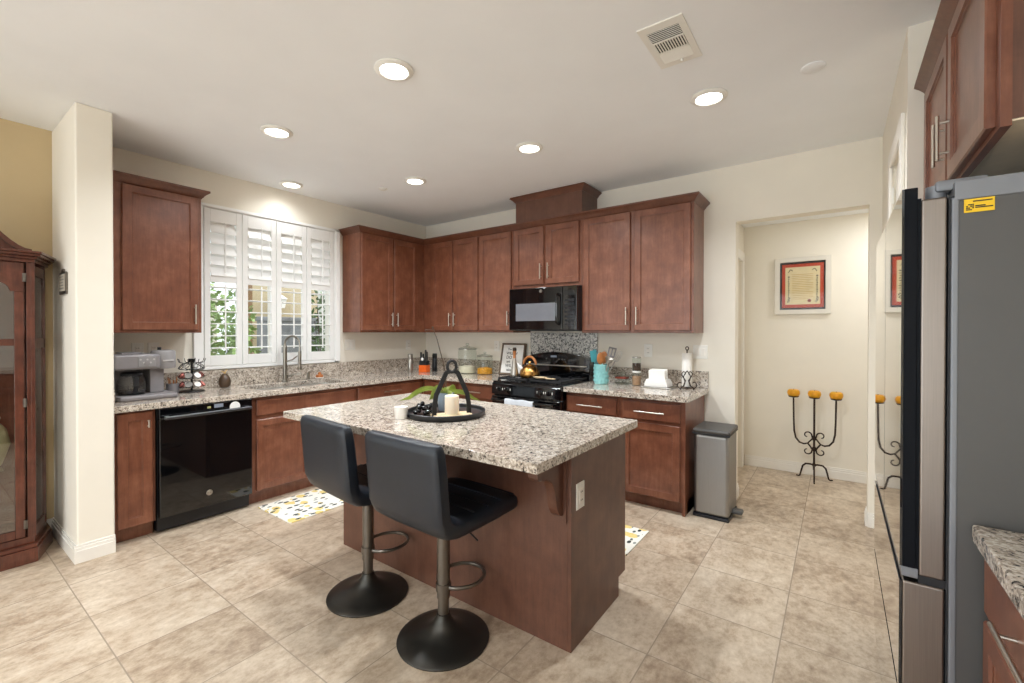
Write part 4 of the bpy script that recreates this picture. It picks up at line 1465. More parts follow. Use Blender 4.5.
jar((.90, -.205, CT), (.104, .345), 'flour', .22, 'large lidded glass jar with white contents on the corner counter')
jar((1.146, -.19, CT), (.088, .252), 'orange_pasta', .26, 'smaller lidded glass jar with yellow orange contents')

# framed sign leaning on the wall
th = radians(12)
c = thing('framed_sign', (1.435, -.085, CT), 'rustic framed white sign with grey lettering, leaning on the wall by the stove', 'sign')
FM = Matrix.Translation((1.435, -.098, CT + .002)) @ Matrix.Rotation(-th, 4, 'X')
w_, h_, b_ = .318, .352, .02
mb = MB().box(-w_ / 2, -.012, 0, -w_ / 2 + b_, .012, h_, .002, 2, FM).box(w_ / 2 - b_, -.012, 0, w_ / 2, .012, h_, .002, 2, FM).box(-w_ / 2, -.012, 0, w_ / 2, .012, b_, .002, 2, FM).box(-w_ / 2, -.012, h_ - b_, w_ / 2, .012, h_, .002, 2, FM)
mb.build('frame', 'rustic_frame', c)
pp = MB().box(-w_ / 2 + b_, -.004, b_, w_ / 2 - b_, .006, h_ - b_, 0, 2, FM).build('print', 'sign_paper', c)
for i, (ln, sz, dx) in enumerate([('The', .034, -.05), ('WILL of', .044, -.015), ('DO', .05, -.045), ('and', .034, -.05), ('WILL', .05, -.03), ('take', .040, -.03)]):
    text(ln, sz, 'ink_grey', pp, FM @ Matrix.Translation((dx, -.0046, h_ - .068 - i * .046)) @ Matrix.Rotation(pi / 2, 4, 'X'), 'lettering', .0004, bold=.0008)

# ------------------------------------------------------------------ things on the stove
KT = (1.915, -.44, .942)
c = thing('tea_kettle', KT, 'brass coloured tea kettle with an arched handle on the left burners of the stove', 'kettle')
MB().lathe([(.085, 0), (.096, .008), (.100, .03), (.092, .065), (.070, .095), (.045, .112), (.030, .118), (0, .119)], KT, 36).build('body', 'brass', c)
MB().lathe([(.036, .116), (.036, .122), (.010, .128), (.008, .135), (.016, .142), (.012, .152), (0, .154)], KT, 24).build('lid', 'brass', c)
hp = [(KT[0] - .075 * cos(a), KT[1] - .0, KT[2] + .10 + .098 * sin(a)) for a in [pi * k / 14 for k in range(15)]]
hdl = MB().tube(hp[:3], .006, 8).tube(hp[-3:], .006, 8).build('handle_bracket', 'black_plastic', c)
MB().tube(hp[1:14], [.008] + [.012] * 11 + [.008], 12).build('handle', 'spoon_wood', c)
MB().tube([(KT[0] - .07, KT[1] - .02, KT[2] + .07), (KT[0] - .105, KT[1] - .03, KT[2] + .10), (KT[0] - .125, KT[1] - .035, KT[2] + .125)], [.018, .014, .010], 12).build('spout', 'white_ceramic', c)
BT = (1.775, -.50, .942)
c = thing('oil_bottle', BT, 'pale cone shaped bottle with a copper neck on the front left of the stove', 'bottle')
MB().lathe([(.040, 0), (.043, .006), (.040, .03), (.030, .09), (.020, .15), (.014, .18)], BT, 24).build('body', 'steel', c)
MB().lathe([(.014, .18), (.013, .20), (.015, .235), (.017, .245), (.017, .255)], BT, 20).build('neck', 'spoon_wood', c)
MB().lathe([(.018, .253), (.020, .258), (.020, .275), (.012, .285), (0, .286)], BT, 20).build('stopper', 'dark_iron', c)
c = thing('spoon_rest', (2.09, -.53, .942), 'tan oval spoon rest lying on the middle of the stove grates', 'spoon rest')
MB().lathe([(.02, .002), (.045, .004), (.058, .016), (.060, .018), (.046, .008), (0, .005)], (0, 0, 0), 28).xf(Matrix.Translation((2.09, -.53, .942)) @ Matrix.Diagonal((1.2, .8, 1, 1))).build('dish', 'pale_wood', c)
MB().box(2.10, -.545, .945, 2.25, -.515, .955, .004).build('handle', 'pale_wood', c)
# towel on the oven handle
b = bmesh.new()
sec = [(-.722, .60), (-.728, .72), (-.731, .748), (-.737, .760), (-.745, .764), (-.753, .760), (-.759, .748), (-.762, .70), (-.764, .56), (-.766, .42)]
TX = [1.845 + .31 * k / 14 for k in range(15)]
G = [[b.verts.new((x, y - .003 * sin(i * 1.3) * (1 if z < .73 else 0), z + .003 * sin(i * .9))) for (y, z) in sec] for i, x in enumerate(TX)]
for i in range(14):
    for j in range(len(sec) - 1):
        b.faces.new([G[i][j], G[i + 1][j], G[i + 1][j + 1], G[i][j + 1]])
bmesh.ops.recalc_face_normals(b, faces=b.faces[:])
mb = MB()
mb._merge(b)
bmesh.ops.solidify(mb.bm, geom=mb.bm.faces[:], thickness=.0035)
o = mb.build('dish_towel', 'towel_cloth', origin=(1.945, -.745, .60))
tag(o, 'pale grey dish towel hanging over the oven door handle', 'towel')

# ------------------------------------------------------------------ right counter items
CR = (2.575, -.25, CT)
c = thing('utensil_crock', CR, 'teal ceramic crock full of cooking utensils beside the stove', 'crock')
MB().lathe([(.058, 0), (.064, .006), (.066, .02), (.066, .17), (.068, .176), (.064, .180), (.060, .174), (.060, .02), (0, .015)], CR, 32).build('pot', 'teal_ceramic', c)
mb = MB()
for a in range(16):
    for zz in range(4):
        mb.ball((CR[0] + .066 * cos(2 * pi * (a + .5 * (zz % 2)) / 16), CR[1] + .066 * sin(2 * pi * (a + .5 * (zz % 2)) / 16), CT + .035 + zz * .036), .006, (1, 1, 1.6), 8)
mb.build('embossing', 'teal_ceramic', c)


def utensil(name, dx, dy, lean, L, head, hm, sm, label):
    base = Vector((CR[0] + dx * .5, CR[1] + dy * .5, CT + .03))
    tip = base + Vector((lean[0], lean[1], L))
    c = thing(name, base, label, 'utensil', 'utensils in the teal crock')
    ax = (tip - base).normalized()
    q = Vector((0, 0, 1)).rotation_difference(ax).to_matrix().to_4x4()
    F = Matrix.Translation(tip) @ q @ Matrix.Rotation(radians(35), 4, 'Z')
    MB().cyl(base, tip, .006, .005, n=10).build('handle', sm, c)
    mb = MB()
    if head == 'spoon':
        mb.ball((0, 0, .030), .03, (1.15, .28, 1.9), 16)
    elif head == 'spatula':
        mb.box(-.030, -.005, -.02, .030, .005, .085, .005)
    elif head == 'ladle':
        mb.lathe([(.0, -.035), (.025, -.028), (.038, 0), (.040, .012), (.036, .0), (.02, -.024), (0, -.03)], (0, 0, .03), 20)
    elif head == 'whisk':
        for k in range(5):
            a = k * pi / 5
            mb.tube([(.028 * sin(t) * cos(a), .028 * sin(t) * sin(a), .05 - .05 * cos(t) * 1.1) for t in [j * pi / 8 * 2 for j in range(9)]], .0016, 5)
    elif head == 'turner':
        mb.box(-.036, -.003, 0, -.024, .003, .09, .002).box(-.006, -.003, 0, .006, .003, .09, .002).box(.024, -.003, 0, .036, .003, .09, .002).box(-.036, -.003, 0, .036, .003, .014, .002).box(-.036, -.003, .078, .036, .003, .092, .002)
    elif head == 'tongs':
        mb.tube([(.0, 0, -.05), (.018, 0, 0), (.020, 0, .05), (.004, 0, .085)], .006, 8).tube([(.0, 0, -.05), (-.018, 0, 0), (-.020, 0, .05), (-.004, 0, .085)], .006, 8)
    mb.xf(F)
    mb.build('head', hm, c)


utensil('spatula', -.06, -.02, (-.03, -.01, 0), .19, 'spatula', 'teal_silicone', 'teal_silicone', 'teal spatula in the utensil crock, leaning toward the stove')
utensil('tongs', -.03, .05, (-.055, .02, 0), .20, 'tongs', 'teal_silicone', 'black_plastic', 'teal and black tongs leaning over the stove side of the crock')
utensil('wooden_spoon', 0, -.05, (.01, -.012, 0), .175, 'spoon', 'spoon_wood', 'spoon_wood', 'large wooden spoon at the front of the utensil crock')
utensil('wooden_spoon', .02, .04, (.0, .015, 0), .18, 'spoon', 'spoon_wood', 'spoon_wood', 'wooden spoon tucked behind the larger one in the crock')
utensil('ladle', .05, -.03, (.06, -.02, 0), .17, 'ladle', 'steel', 'steel', 'steel ladle leaning right out of the utensil crock')
utensil('slotted_turner', .05, .03, (.05, .02, 0), .215, 'turner', 'grey_plastic', 'black_plastic', 'grey slotted turner standing at the right rear of the crock')
utensil('whisk', .06, .0, (.10, .01, 0), .18, 'whisk', 'steel', 'steel', 'wire whisk leaning farthest right out of the crock')

c = thing('glass_butter_dish', (2.735, -.15, CT), 'low square glass dish with a reddish band, right of the teal crock', 'dish')
MB().box(2.672, -.205, CT, 2.798, -.095, CT + .012, .004).build('tray', 'jar_glass', c)
MB().box(2.680, -.198, CT + .012, 2.790, -.102, CT + .050, .006).build('box_body', 'jar_glass', c)
MB().box(2.684, -.194, CT + .050, 2.786, -.106, CT + .066, .004).build('band', 'red_seal', c)
MB().box(2.676, -.202, CT + .066, 2.794, -.098, CT + .080, .006).lathe([(.012, .080), (.012, .09), (.02, .1), (.014, .115), (0, .118)], (2.735, -.15, CT), 18).build('lid', 'jar_glass', c)
SJ = (2.88, -.175)
for zz, h, mat, lb in ((CT, .115, 'brown_powder', 'lower one of two stacked seasoning jars, filled with tan powder'), (CT + .1285, .115, 'coffee_beans', 'upper one of two stacked seasoning jars, half full of dark beans')):
    c = thing('seasoning_jar', (SJ[0], SJ[1], zz), lb, 'jar', 'stacked seasoning jars')
    MB().lathe([(.036, 0), (.038, .004), (.038, h - .012), (.034, h - .004), (.034, h)], (SJ[0], SJ[1], zz), 28, cap=False).lathe([(.036, .0005), (0, .0005)], (SJ[0], SJ[1], zz), 28, cap=False).build('jar_body', 'jar_glass', c)
    MB().lathe([(.034, .004), (.036, .008), (.036, h * (.72 if mat == 'brown_powder' else .6)), (0, h * (.74 if mat == 'brown_powder' else .6))], (SJ[0], SJ[1], zz), 24).build('contents', mat, c)
    MB().lathe([(.037, h), (.039, h + .002), (.039, h + .012), (.037, h + .0135), (0, h + .0135)], (SJ[0], SJ[1], zz), 28).build('lid', 'white_ceramic' if mat == 'brown_powder' else 'steel', c)
c = thing('napkin_holder', (3.09, -.21, CT), 'white napkin holder on a thin grey tray, left of the paper towel stand', 'napkin holder')
MB().box(2.965, -.30, CT, 3.215, -.12, CT + .010, .003).build('tray', 'steel', c)
MB().prism([(2.985, CT + .010), (3.185, CT + .010), (3.182, CT + .040), (3.165, CT + .075), (3.005, CT + .075), (2.988, CT + .040)], 'Y', -.285, -.135, .006).build('box_body', 'white_ceramic', c)
mb = MB()
for k in range(6):
    mb.box(3.018 + .002 * (k % 2), -.262 + k * .018, CT + .074, 3.156 - .003 * (k % 3), -.252 + k * .018, CT + .150 + .008 * sin(k * 2.1), .003)
mb.build('napkin', 'white_paper', c)

PT = (3.30, -.13, CT)
c = thing('paper_towel_stand', PT, 'wrought iron scroll paper towel stand at the end of the counter', 'towel stand')
mb = MB().cyl((PT[0], PT[1], CT + .004), (PT[0], PT[1], CT + .325), .005, n=10)
mb.tube([(PT[0] + .012 * sin(t), PT[1], CT + .338 - .014 * cos(t)) for t in [2 * pi * k / 14 for k in range(14)]], .004, 6, True)
mb.build('post', 'dark_iron', c)
mb = MB()
U = Vector((.81, .587, 0))
for s_ in (-1, 1):
    pts = []
    for k in range(22):
        t = k / 21
        a = -pi / 2 + t * 3.6
        r_ = .030 * (1 - .45 * t)
        pts.append(Vector(PT) + U * s_ * (.055 + r_ * cos(a)) + Vector((.02, -.075, .040 + r_ * sin(a))))
    mb.tube(pts, .0045, 8)
    pts = [Vector(PT) + U * s_ * x + Vector((.02, -.075, z)) for x, z in ((.055, .012), (.025, .03), (.012, .075), (.035, .105), (.045, .13), (.028, .150), (.012, .138), (.018, .122))]
    mb.tube(pts, .0045, 8)
    pts = [Vector(PT) + U * s_ * x + Vector((.02, -.075, z)) for x, z in ((.0, .155), (.018, .13), (.030, .105), (.018, .065), (.03, .03), (.055, .012))]
    mb.tube(pts, .004, 8)
    mb.cyl(Vector(PT) + U * s_ * .055 + Vector((.02, -.075, 0)), Vector(PT) + U * s_ * .055 + Vector((.02, -.075, .014)), .006, n=8)
mb.tube([Vector(PT) + Vector((.02, -.075, .012)), Vector(PT) + Vector((0, 0, .012))], .0045, 8).cyl(Vector(PT), Vector(PT) + Vector((0, 0, .012)), .012, n=10)
mb.tube([Vector(PT) + U * -.06 + Vector((.02, -.075, .012)), Vector(PT) + U * .06 + Vector((.02, -.075, .012))], .0045, 8)
mb.cyl(Vector(PT) + Vector((.0, .06, 0)), Vector(PT) + Vector((0, .06, .012)), .006, n=8).tube([Vector(PT) + Vector((0, 0, .010)), Vector(PT) + Vector((0, .06, .010))], .0045, 8)
mb.build('scroll_base', 'dark_iron', c)
o = MB().lathe([(.012, 0), (.040, 0), (.041, .002), (.041, .278), (.040, .28), (.012, .28)], (PT[0], PT[1], CT + .018), 28).build('paper_towel_roll', 'white_paper', origin=(PT[0], PT[1], CT + .018))
tag(o, 'slim white roll of paper towels on the iron scroll stand', 'paper towels')

# ------------------------------------------------------------------ island tray group
TC = (2.512, -2.207, CT)
o = MB().lathe([(.20, 0), (.215, 0), (.224, .012), (.226, .030), (.222, .033), (.216, .030), (.212, .014), (.20, .010), (0, .010)], TC, 56).build('serving_tray', 'black_plastic', origin=TC)
tag(o, 'round black serving tray with a raised rim on the island', 'tray')
MB().lathe([(.204, .0105), (.2, .0112), (0, .0112)], TC, 48, cap=False).build('wood_inlay', 'toilet_dark', o)
HC = Vector((2.622, -2.275, CT + .012))
ang = radians(62)
c = thing('candle_holder', HC, 'black A-frame candle holder with a ring on top, standing in the round tray', 'candle holder', rz=ang)
HM = Matrix.Translation(HC) @ Matrix.Rotation(ang, 4, 'Z')
MB().box(-.105, -.055, 0, .105, .055, .016, .002, 2, HM).build('wood_plate', 'pale_wood', c)
mb = MB()
for s_ in (-1, 1):
    mb.tube([HM @ Vector(p) for p in ((s_ * .100, 0, 0), (s_ * .098, 0, .07), (s_ * .088, 0, .125), (s_ * .034, 0, .240), (s_ * .016, 0, .250))], 0, flat=(.0125, .004, HM.to_3x3() @ Vector((1, 0, 0))))
mb.build('side_bar', 'cast_iron', c)
mb = MB().tube([HM @ Vector((.027 * sin(t) * .95, 0, .276 - .031 * cos(t))) for t in [2 * pi * k / 24 for k in range(24)]], .0085, 8, True)
mb.build('top_ring', 'cast_iron', c)
CP = HM @ Vector((.0, 0, .016))
c = thing('pillar_candle', CP, 'cream pillar candle on the wooden plate of the A-frame holder', 'candle')
MB().lathe([(.038, 0), (.039, .003), (.039, .098), (.036, .102), (.015, .098), (0, .097)], CP, 32).build('wax', 'cream_wax', c)
MB().tube([CP + Vector((0, 0, .096)), CP + Vector((.001, 0, .108)), CP + Vector((.003, 0, .117))], .0018, 6).build('wick', 'white_paper', c)
CP = Vector((2.392, -2.435, CT))
c = thing('votive_candle', CP, 'short white votive cup standing on the island left of the tray', 'candle')
MB().lathe([(.030, 0), (.033, .004), (.036, .06), (.037, .066), (.034, .066), (.031, .05), (0, .05)], CP, 28).build('cup', 'white_ceramic', c)
MB().lathe([(.031, .049), (.031, .054), (0, .055)], CP, 24).build('wax', 'cream_wax', c)
KP = Vector((2.448, -2.325, CT + .012))
c = thing('knot_ornament', KP, 'black cast jack shaped ornament lying in the tray', 'ornament')
mb = MB()
for p0, d in (((-.028, -.005, .035), (.5, .5, .9)), ((-.028, -.005, .035), (-.7, .6, .3)), ((-.028, -.005, .035), (.7, -.5, .3)), ((.03, .012, .028), (.3, .6, 1)), ((.03, .012, .028), (.8, .2, -.2)), ((.03, .012, .028), (-.6, .7, .2))):
    q = Vector(d).normalized()
    a, e = KP + Vector(p0) - q * .032, KP + Vector(p0) + q * .032
    a.z, e.z = max(a.z, KP.z + .012), max(e.z, KP.z + .012)
    mb.cyl(a, e, .008, n=10).ball(a, .0135, n=10).ball(e, .0135, n=10)
mb.build('jacks', 'black_enamel', c)
PP = Vector((2.452, -2.15, CT + .012))
c = thing('potted_orchid', PP, 'leggy orchid with green leaves and a bare stem in a pale blue grey pot', 'plant')
MB().lathe([(.036, 0), (.040, .004), (.052, .10), (.054, .108), (.050, .108), (.046, .09), (0, .085)], PP, 28).build('pot', 'blue_grey_pot', c)
MB().lathe([(.046, .086), (.03, .094), (0, .096)], PP, 20, cap=False).build('bark', 'stem_brown', c)


def leaf(pts, w, roll=0.55):
    b = bmesh.new()
    P = [Vector(p) for p in pts]
    R = []
    n = len(P)
    for i in range(n):
        t = (P[min(i + 1, n - 1)] - P[max(i - 1, 0)]).normalized()
        s = t.cross(Vector((0, 0, 1))).normalized()
        ww = w * (sin(pi * (.12 + .88 * i / (n - 1))) ** .7) if i < n - 1 else .001
        up = s.cross(t)
        s, up = s * cos(roll) + up * sin(roll), up * cos(roll) - s * sin(roll)
        R.append([b.verts.new(P[i] - s * ww + up * ww * .25), b.verts.new(P[i]), b.verts.new(P[i] + s * ww + up * ww * .25)])
    for a, d in zip(R, R[1:]):
        for k in range(2):
            b.faces.new([a[k], a[k + 1], d[k + 1], d[k]])
    bmesh.ops.solidify(b, geom=b.faces[:], thickness=.003)
    return b


for dirx, diry, L, rise, roll in ((-.81, -.587, .27, .040, -.75), (.81, .56, .21, .02, .75), (-.6, -.2, .17, .045, -.7), (.7, -.35, .13, .04, .6), (-.2, .9, .14, .05, .4)):
    pts = []
    for k in range(11):
        t = k / 10
        pts.append(PP + Vector((dirx * L * t, diry * L * t, .092 + rise * sin(pi * min(1, t * 1.25)) - .035 * t * t)))
    mb = MB()
    mb._merge(leaf(pts, .024, roll))
    mb.build('leaf', 'leaf_green', c)
U2 = Vector((.81, .587, 0))
MB().tube([PP + Vector((0, 0, .09)), PP + Vector((0.005, 0, .20)), PP - U2 * .018 + Vector((0, 0, .30)), PP - U2 * .05 + Vector((0, 0, .42)), PP - U2 * .075 + Vector((0, 0, .49))], [.0035, .003, .003, .0025, .002], 8).ball(PP - U2 * .077 + Vector((0, 0, .492)), .006, n=8).ball(PP - U2 * .115 + Vector((0, 0, .475)), .005, n=8).tube([PP - U2 * .07 + Vector((0, 0, .48)), PP - U2 * .115 + Vector((0, 0, .475))], .0015, 6).build('stem', 'stem_brown', c)

# ------------------------------------------------------------------ hall items
CB = Vector((4.15, 1.0, 0))
c = thing('floor_candelabra', CB, 'wrought iron three armed candelabra on the hall floor', 'candelabra')


def P3(x, z, y=0.0):
    return CB + Vector((x, y, z))


MB().tube([P3(0, .09), P3(0, .30), P3(0, .76)], .0085, 10).cyl(P3(0, .125), P3(0, .15), .014, n=12).cyl(P3(0, .275), P3(0, .29), .013, n=12).cyl(P3(0, .385), P3(0, .40), .013, n=12).build('post', 'dark_iron', c)
for s_ in (-1, 1):
    MB().tube([P3(s_ * x, z) for x, z in ((.165, .76), (.162, .55), (.158, .44), (.145, .375), (.115, .335), (.08, .325), (.05, .335), (.025, .30), (.008, .27))], [.007, .0075, .008, .008, .008, .008, .008, .007, .007], 10).build('arm', 'dark_iron', c)
    mb = MB()
    for z0, sg in ((.40, 1), (.275, -1)):
        pts = [P3(s_ * .006, z0 - sg * .03), P3(s_ * .015, z0)]
        for k in range(20):
            t = k / 19
            a = pi - t * 4.6
            r_ = .034 * (1 - .5 * t)
            pts.append(P3(s_ * (.052 + r_ * cos(a)), z0 + sg * (.012 + r_ * sin(a))))
        mb.tube(pts, [.007, .007] + [.0065 - .002 * k / 19 for k in range(20)], 8)
    mb.tube([P3(s_ * .05, .335), P3(s_ * .03, .36), P3(s_ * .008, .39)], .006, 8)
    mb.build('scroll', 'dark_iron', c)
for dx, dy in ((-1, .35), (1, .35), (.05, -1)):
    L = math.hypot(dx, dy)
    dx, dy = dx / L, dy / L
    MB().tube([P3(dx * r_, z, dy * r_) for r_, z in ((.0, .135), (.03, .14), (.07, .135), (.095, .11), (.108, .06), (.118, .015), (.128, .006), (.15, .006))], [.008, .008, .008, .008, .0075, .007, .0065, .006], 10).build('leg', 'dark_iron', c)
CL = ['yellow round candle on the left arm of the floor candelabra', 'yellow round candle on the middle post of the floor candelabra', 'yellow round candle on the right arm of the floor candelabra']
for i, x in enumerate((-.165, 0, .165)):
    MB().lathe([(.010, .755), (.04, .762), (.045, .772), (.042, .770), (0, .768)], P3(x, 0), 24).build('cup', 'dark_iron', c)
    q = P3(x, .769)
    k = thing('round_candle', q, CL[i], 'candle', 'candles on the candelabra')
    MB().lathe([(.035, 0), (.048, .012), (.053, .032), (.048, .054), (.036, .064), (.012, .062), (0, .060)], q, 28).build('wax', 'yellow_wax', k)
    MB().cyl(q + Vector((0, 0, .058)), q + Vector((0, 0, .070)), .0015, n=6).build('wick', 'ink', k)

c = thing('framed_certificate', (4.043, 1.145, 1.555), 'white framed cream certificate with red and black mat on the hall wall', 'picture')
X0, X1, Z0, Z1, YF = 3.812, 4.272, 1.555, 2.110, 1.15
b_ = .045
mb = MB()
mb.slab([(X0, Z0, X0 + b_, Z1), (X1 - b_, Z0, X1, Z1), (X0, Z0, X1, Z0 + b_), (X0, Z1 - b_, X1, Z1)], 0.002, 0.030, .004)
mb.xf(Matrix.Translation((0, YF, 0)) @ Matrix.Rotation(pi / 2, 4, 'X'))
mb.build('frame', 'frame_white', c)
MB().box(X0 + b_, YF - .012, Z0 + b_, X1 - b_, YF - .004, Z1 - b_).build('black_mat', 'black_mat', c)
MB().box(X0 + b_ + .018, YF - .0135, Z0 + b_ + .02, X1 - b_ - .012, YF - .012, Z1 - b_ - .02).build('red_mat', 'red_mat', c)
cx0, cx1, cz0, cz1 = X0 + b_ + .045, X1 - b_ - .042, Z0 + b_ + .05, Z1 - b_ - .05
pp = MB().box(cx0, YF - .015, cz0, cx1, YF - .0135, cz1).build('paper', 'cream_paper', c)
mb = MB()
for k in range(15):
    z = cz1 - .075 - k * .017
    wd = (cx1 - cx0) - .11 - (.03 if k % 5 == 4 else 0)
    mb.box(cx0 + .055, YF - .0153, z, cx0 + .055 + wd, YF - .015, z + .004)
mb.build('text_line', 'gold_paper', pp)
mb = MB()
for side in (cx0 + .022, cx1 - .030):
    for k in range(9):
        mb.box(side + .003 * (k % 2), YF - .0154, cz0 + .09 + k * .022, side + .010 + .002 * (k % 3), YF - .015, cz0 + .102 + k * .022)
    for k in range(5):
        mb.box(side - .006 + .004 * k, YF - .0154, cz0 + .022 + .011 * ((k * 2) % 5), side + .004 + .004 * k, YF - .015, cz0 + .034 + .011 * ((k * 2) % 5))
    s_ = 1 if side < (cx0 + cx1) / 2 else -1
    mb.tube([(side + .004 + s_ * .035 * t, YF - .0152, cz1 - .05 + .022 * sin(t * 3) + .01 * t) for t in [j / 8 for j in range(9)]], .003, 5)
mb.build('ornament', 'ink', pp)
MB().lathe([(.015, 0), (.015, .001), (0, .001)], (0, 0, 0), 20).xf(Matrix.Translation((cx1 - .085, YF - .015, cz0 + .035)) @ Matrix.Rotation(pi / 2, 4, 'X')).build('seal', 'red_seal', pp)
MB().box(X0 + b_, YF - .018, Z0 + b_, X1 - b_, YF - .0165, Z1 - b_).build('glazing', 'picture_glass', c)

# ------------------------------------------------------------------ curio cabinet at the left edge
HY0, HY1 = -4.55, -3.49
c = thing('curio_cabinet', (.2, -4.02, 0), 'dark polished curio cabinet with glass door and scrolled top against the tan wall', 'cabinet')
CH = .065            # canted corner


def canted(mb, x1, y0, y1, z0, z1, xc, yc, x0=.004):
    """plan with canted front corners: front at x1, cants run back to xc over yc"""
    return mb.prism([(x0, y0), (xc, y0), (x1, y0 + yc), (x1, y1 - yc), (xc, y1), (x0, y1)], 'Z', z0, z1, .003)


mb = canted(MB(), .455, HY0 - .01, HY1 + .012, 0, .085, .19, .10)
canted(mb, .440, HY0, HY1 + .004, .085, .105, .18, .095)
mb.build('plinth', 'hutch_wood', c)
canted(MB(), .405, HY0 + .03, HY1 - .012, .105, .145, .16, .085).build('floor_shelf', 'hutch_wood', c)
MB().box(.004, HY0 + .03, .14, .016, HY1 - .012, 1.80).build('back_panel', 'hutch_wood', c)
mb = MB()
for sgn, ye in ((1, HY1 - .012), (-1, HY0 + .03)):
    yi = ye - sgn * .085
    # fluted front post
    for dx, dy in ((0, -.018), (.0, 0)):
        mb.box(.365, yi + sgn * dy * 1.0 - .010, .14, .402, yi + sgn * dy + .010, 1.80, .004)
    mb.box(.36, yi - .028, .14, .395, yi + .008, 1.80, .003)
    mb.box(.004, ye - .012, .14, .03, ye + .004, 1.80, .002)
    a = Vector((.155, ye - sgn * .004, 0))
    mb.box(.135, min(ye, ye - sgn * .028), .14, .165, max(ye, ye - sgn * .028), 1.80, .003)
    for z in (.14, 1.28, 1.72):
        mb.tube([(.395, yi, z + .03), (.15, ye - sgn * .008, z + .03)], 0, flat=(.03, .008, (0, 0, 1)))
mb.build('case_frame', 'hutch_wood', c)
for sgn, ye in ((1, HY1 - .012), (-1, HY0 + .03)):
    yi = ye - sgn * .085
    MB().tube([(.39, yi, .97), (.15, ye - sgn * .008, .97)], 0, flat=(.80, .002, (0, 0, 1))).build('side_glass', 'cabinet_glass', c)
# doors: two leaves
for y0, y1 in ((-4.02, -3.625), (-4.415, -4.02)):
    mb = MB().box(.388, y0, .15, .408, y0 + .04, 1.62, .003).box(.388, y1 - .04, .15, .408, y1, 1.62, .003).box(.388, y0 + .04, .15, .408, y1 - .04, .20, .003).box(.388, y0 + .04, 1.298, .408, y1 - .04, 1.338, .003)
    arch = [(y0, 1.79), (y0, 1.62), (y0 + .055, 1.62), (y0 + .065, 1.65)] + [(y0 + .075 + (y1 - y0 - .15) * k / 10, 1.66 + .05 * sin(pi * k / 10)) for k in range(11)] + [(y1 - .065, 1.65), (y1 - .055, 1.62), (y1, 1.62), (y1, 1.79)]
    mb.prism(arch, 'X', .388, .408, .002)
    dr = mb.build('door', 'hutch_wood', c)
    MB().box(.396, y0 + .03, .19, .399, y1 - .03, 1.72).build('glass', 'cabinet_glass', dr)
    for z in (.20, .93, 1.68):
        yh = y1 if y1 > -3.9 else y0
        MB().box(.404, yh - .006, z, .412, yh + .010, z + .05, .001).cyl((.410, yh + .002, z), (.410, yh + .002, z + .05), .004, n=8).build('hinge', 'bronze_metal', dr)
mb = canted(MB(), .425, HY0 + .015, HY1, 1.795, 1.815, .175, .09)
canted(mb, .445, HY0 + .005, HY1 + .012, 1.815, 1.83, .18, .095)
canted(mb, .470, HY0 - .01, HY1 + .028, 1.83, 1.845, .19, .10)
canted(mb, .485, HY0 - .02, HY1 + .036, 1.845, 1.86, .195, .105)
mb.build('cornice', 'hutch_wood', c)
yc = (HY0 + HY1) / 2
sw = []
for s_ in (1, -1):
    pts = [(yc + s_ * (.43 - .36 * t), 1.858 + .30 * (t * t * (3 - 2 * t))) for t in [k / 12 for k in range(13)]]
    low = [(yc + s_ * .07, 1.90), (yc + s_ * .12, 1.86)]
    mb = MB().prism(pts + low, 'X', .33, .352, .002)
    mb.tube([(.365, y, z + .008) for y, z in pts], 0, flat=(.028, .012, (1, 0, 0)))
    mb.build('scroll_pediment', 'hutch_wood', c)
for z in (.55, .90, 1.26):
    MB().box(.03, HY0 + .07, z, .36, HY1 - .07, z + .008).build('glass_shelf', 'clear_glass', c)
for (y, z, r_, h, mt, lb, cat) in ((-3.75, .558, .09, .30, 'green_glaze', 'pale green vase on the lowest glass shelf of the curio cabinet', 'vase'), (-4.05, .558, .08, .2, 'white_ceramic', 'white bowl on the lowest glass shelf of the curio cabinet', 'bowl'), (-3.80, .908, .07, .18, 'blue_grey_pot', 'blue grey jug on the middle shelf of the curio cabinet', 'jug'), (-3.85, .145, .10, .25, 'dark_iron', 'dark urn standing on the curio cabinet floor', 'urn')):
    nm = {'vase': 'display_vase', 'bowl': 'display_bowl', 'jug': 'display_jug', 'urn': 'display_urn'}[cat]
    o = MB().lathe([(r_ * .5, 0), (r_ * .6, .01), (r_, h * .45), (r_ * .8, h * .75), (r_ * .45, h * .9), (r_ * .55, h), (r_ * .48, h), (r_ * .38, h * .9), (0, h * .5)], (.2, y, z), 28).build(nm, mt, origin=(.2, y, z))
    tag(o, lb, cat)

PT_ = Matrix.Translation((-.085, 0, 0))
c = thing('wall_plaque', (.385, -3.452, 1.62), 'small notched metal framed plaque on the side of the partition wall', 'plaque')
mb = MB().prism([(.375, 1.625), (.385, 1.615), (.555, 1.615), (.565, 1.625), (.565, 1.745), (.550, 1.755), (.50, 1.757), (.485, 1.775), (.455, 1.775), (.44, 1.757), (.39, 1.755), (.375, 1.745)], 'Y', -3.457, -3.4455, .002).xf(PT_)
mb.build('frame', 'bronze_metal', c)
pp = MB().box(.392, -3.4595, 1.635, .548, -3.4568, 1.74).xf(PT_).build('face', 'plaque_face', c)
mb = MB()
for k in range(5):
    mb.box(.41 + .01 * (k % 2), -3.4602, 1.65 + k * .018, .53 - .012 * (k % 3), -3.4595, 1.656 + k * .018)
mb.xf(PT_).build('text_line', 'bronze_metal', pp)

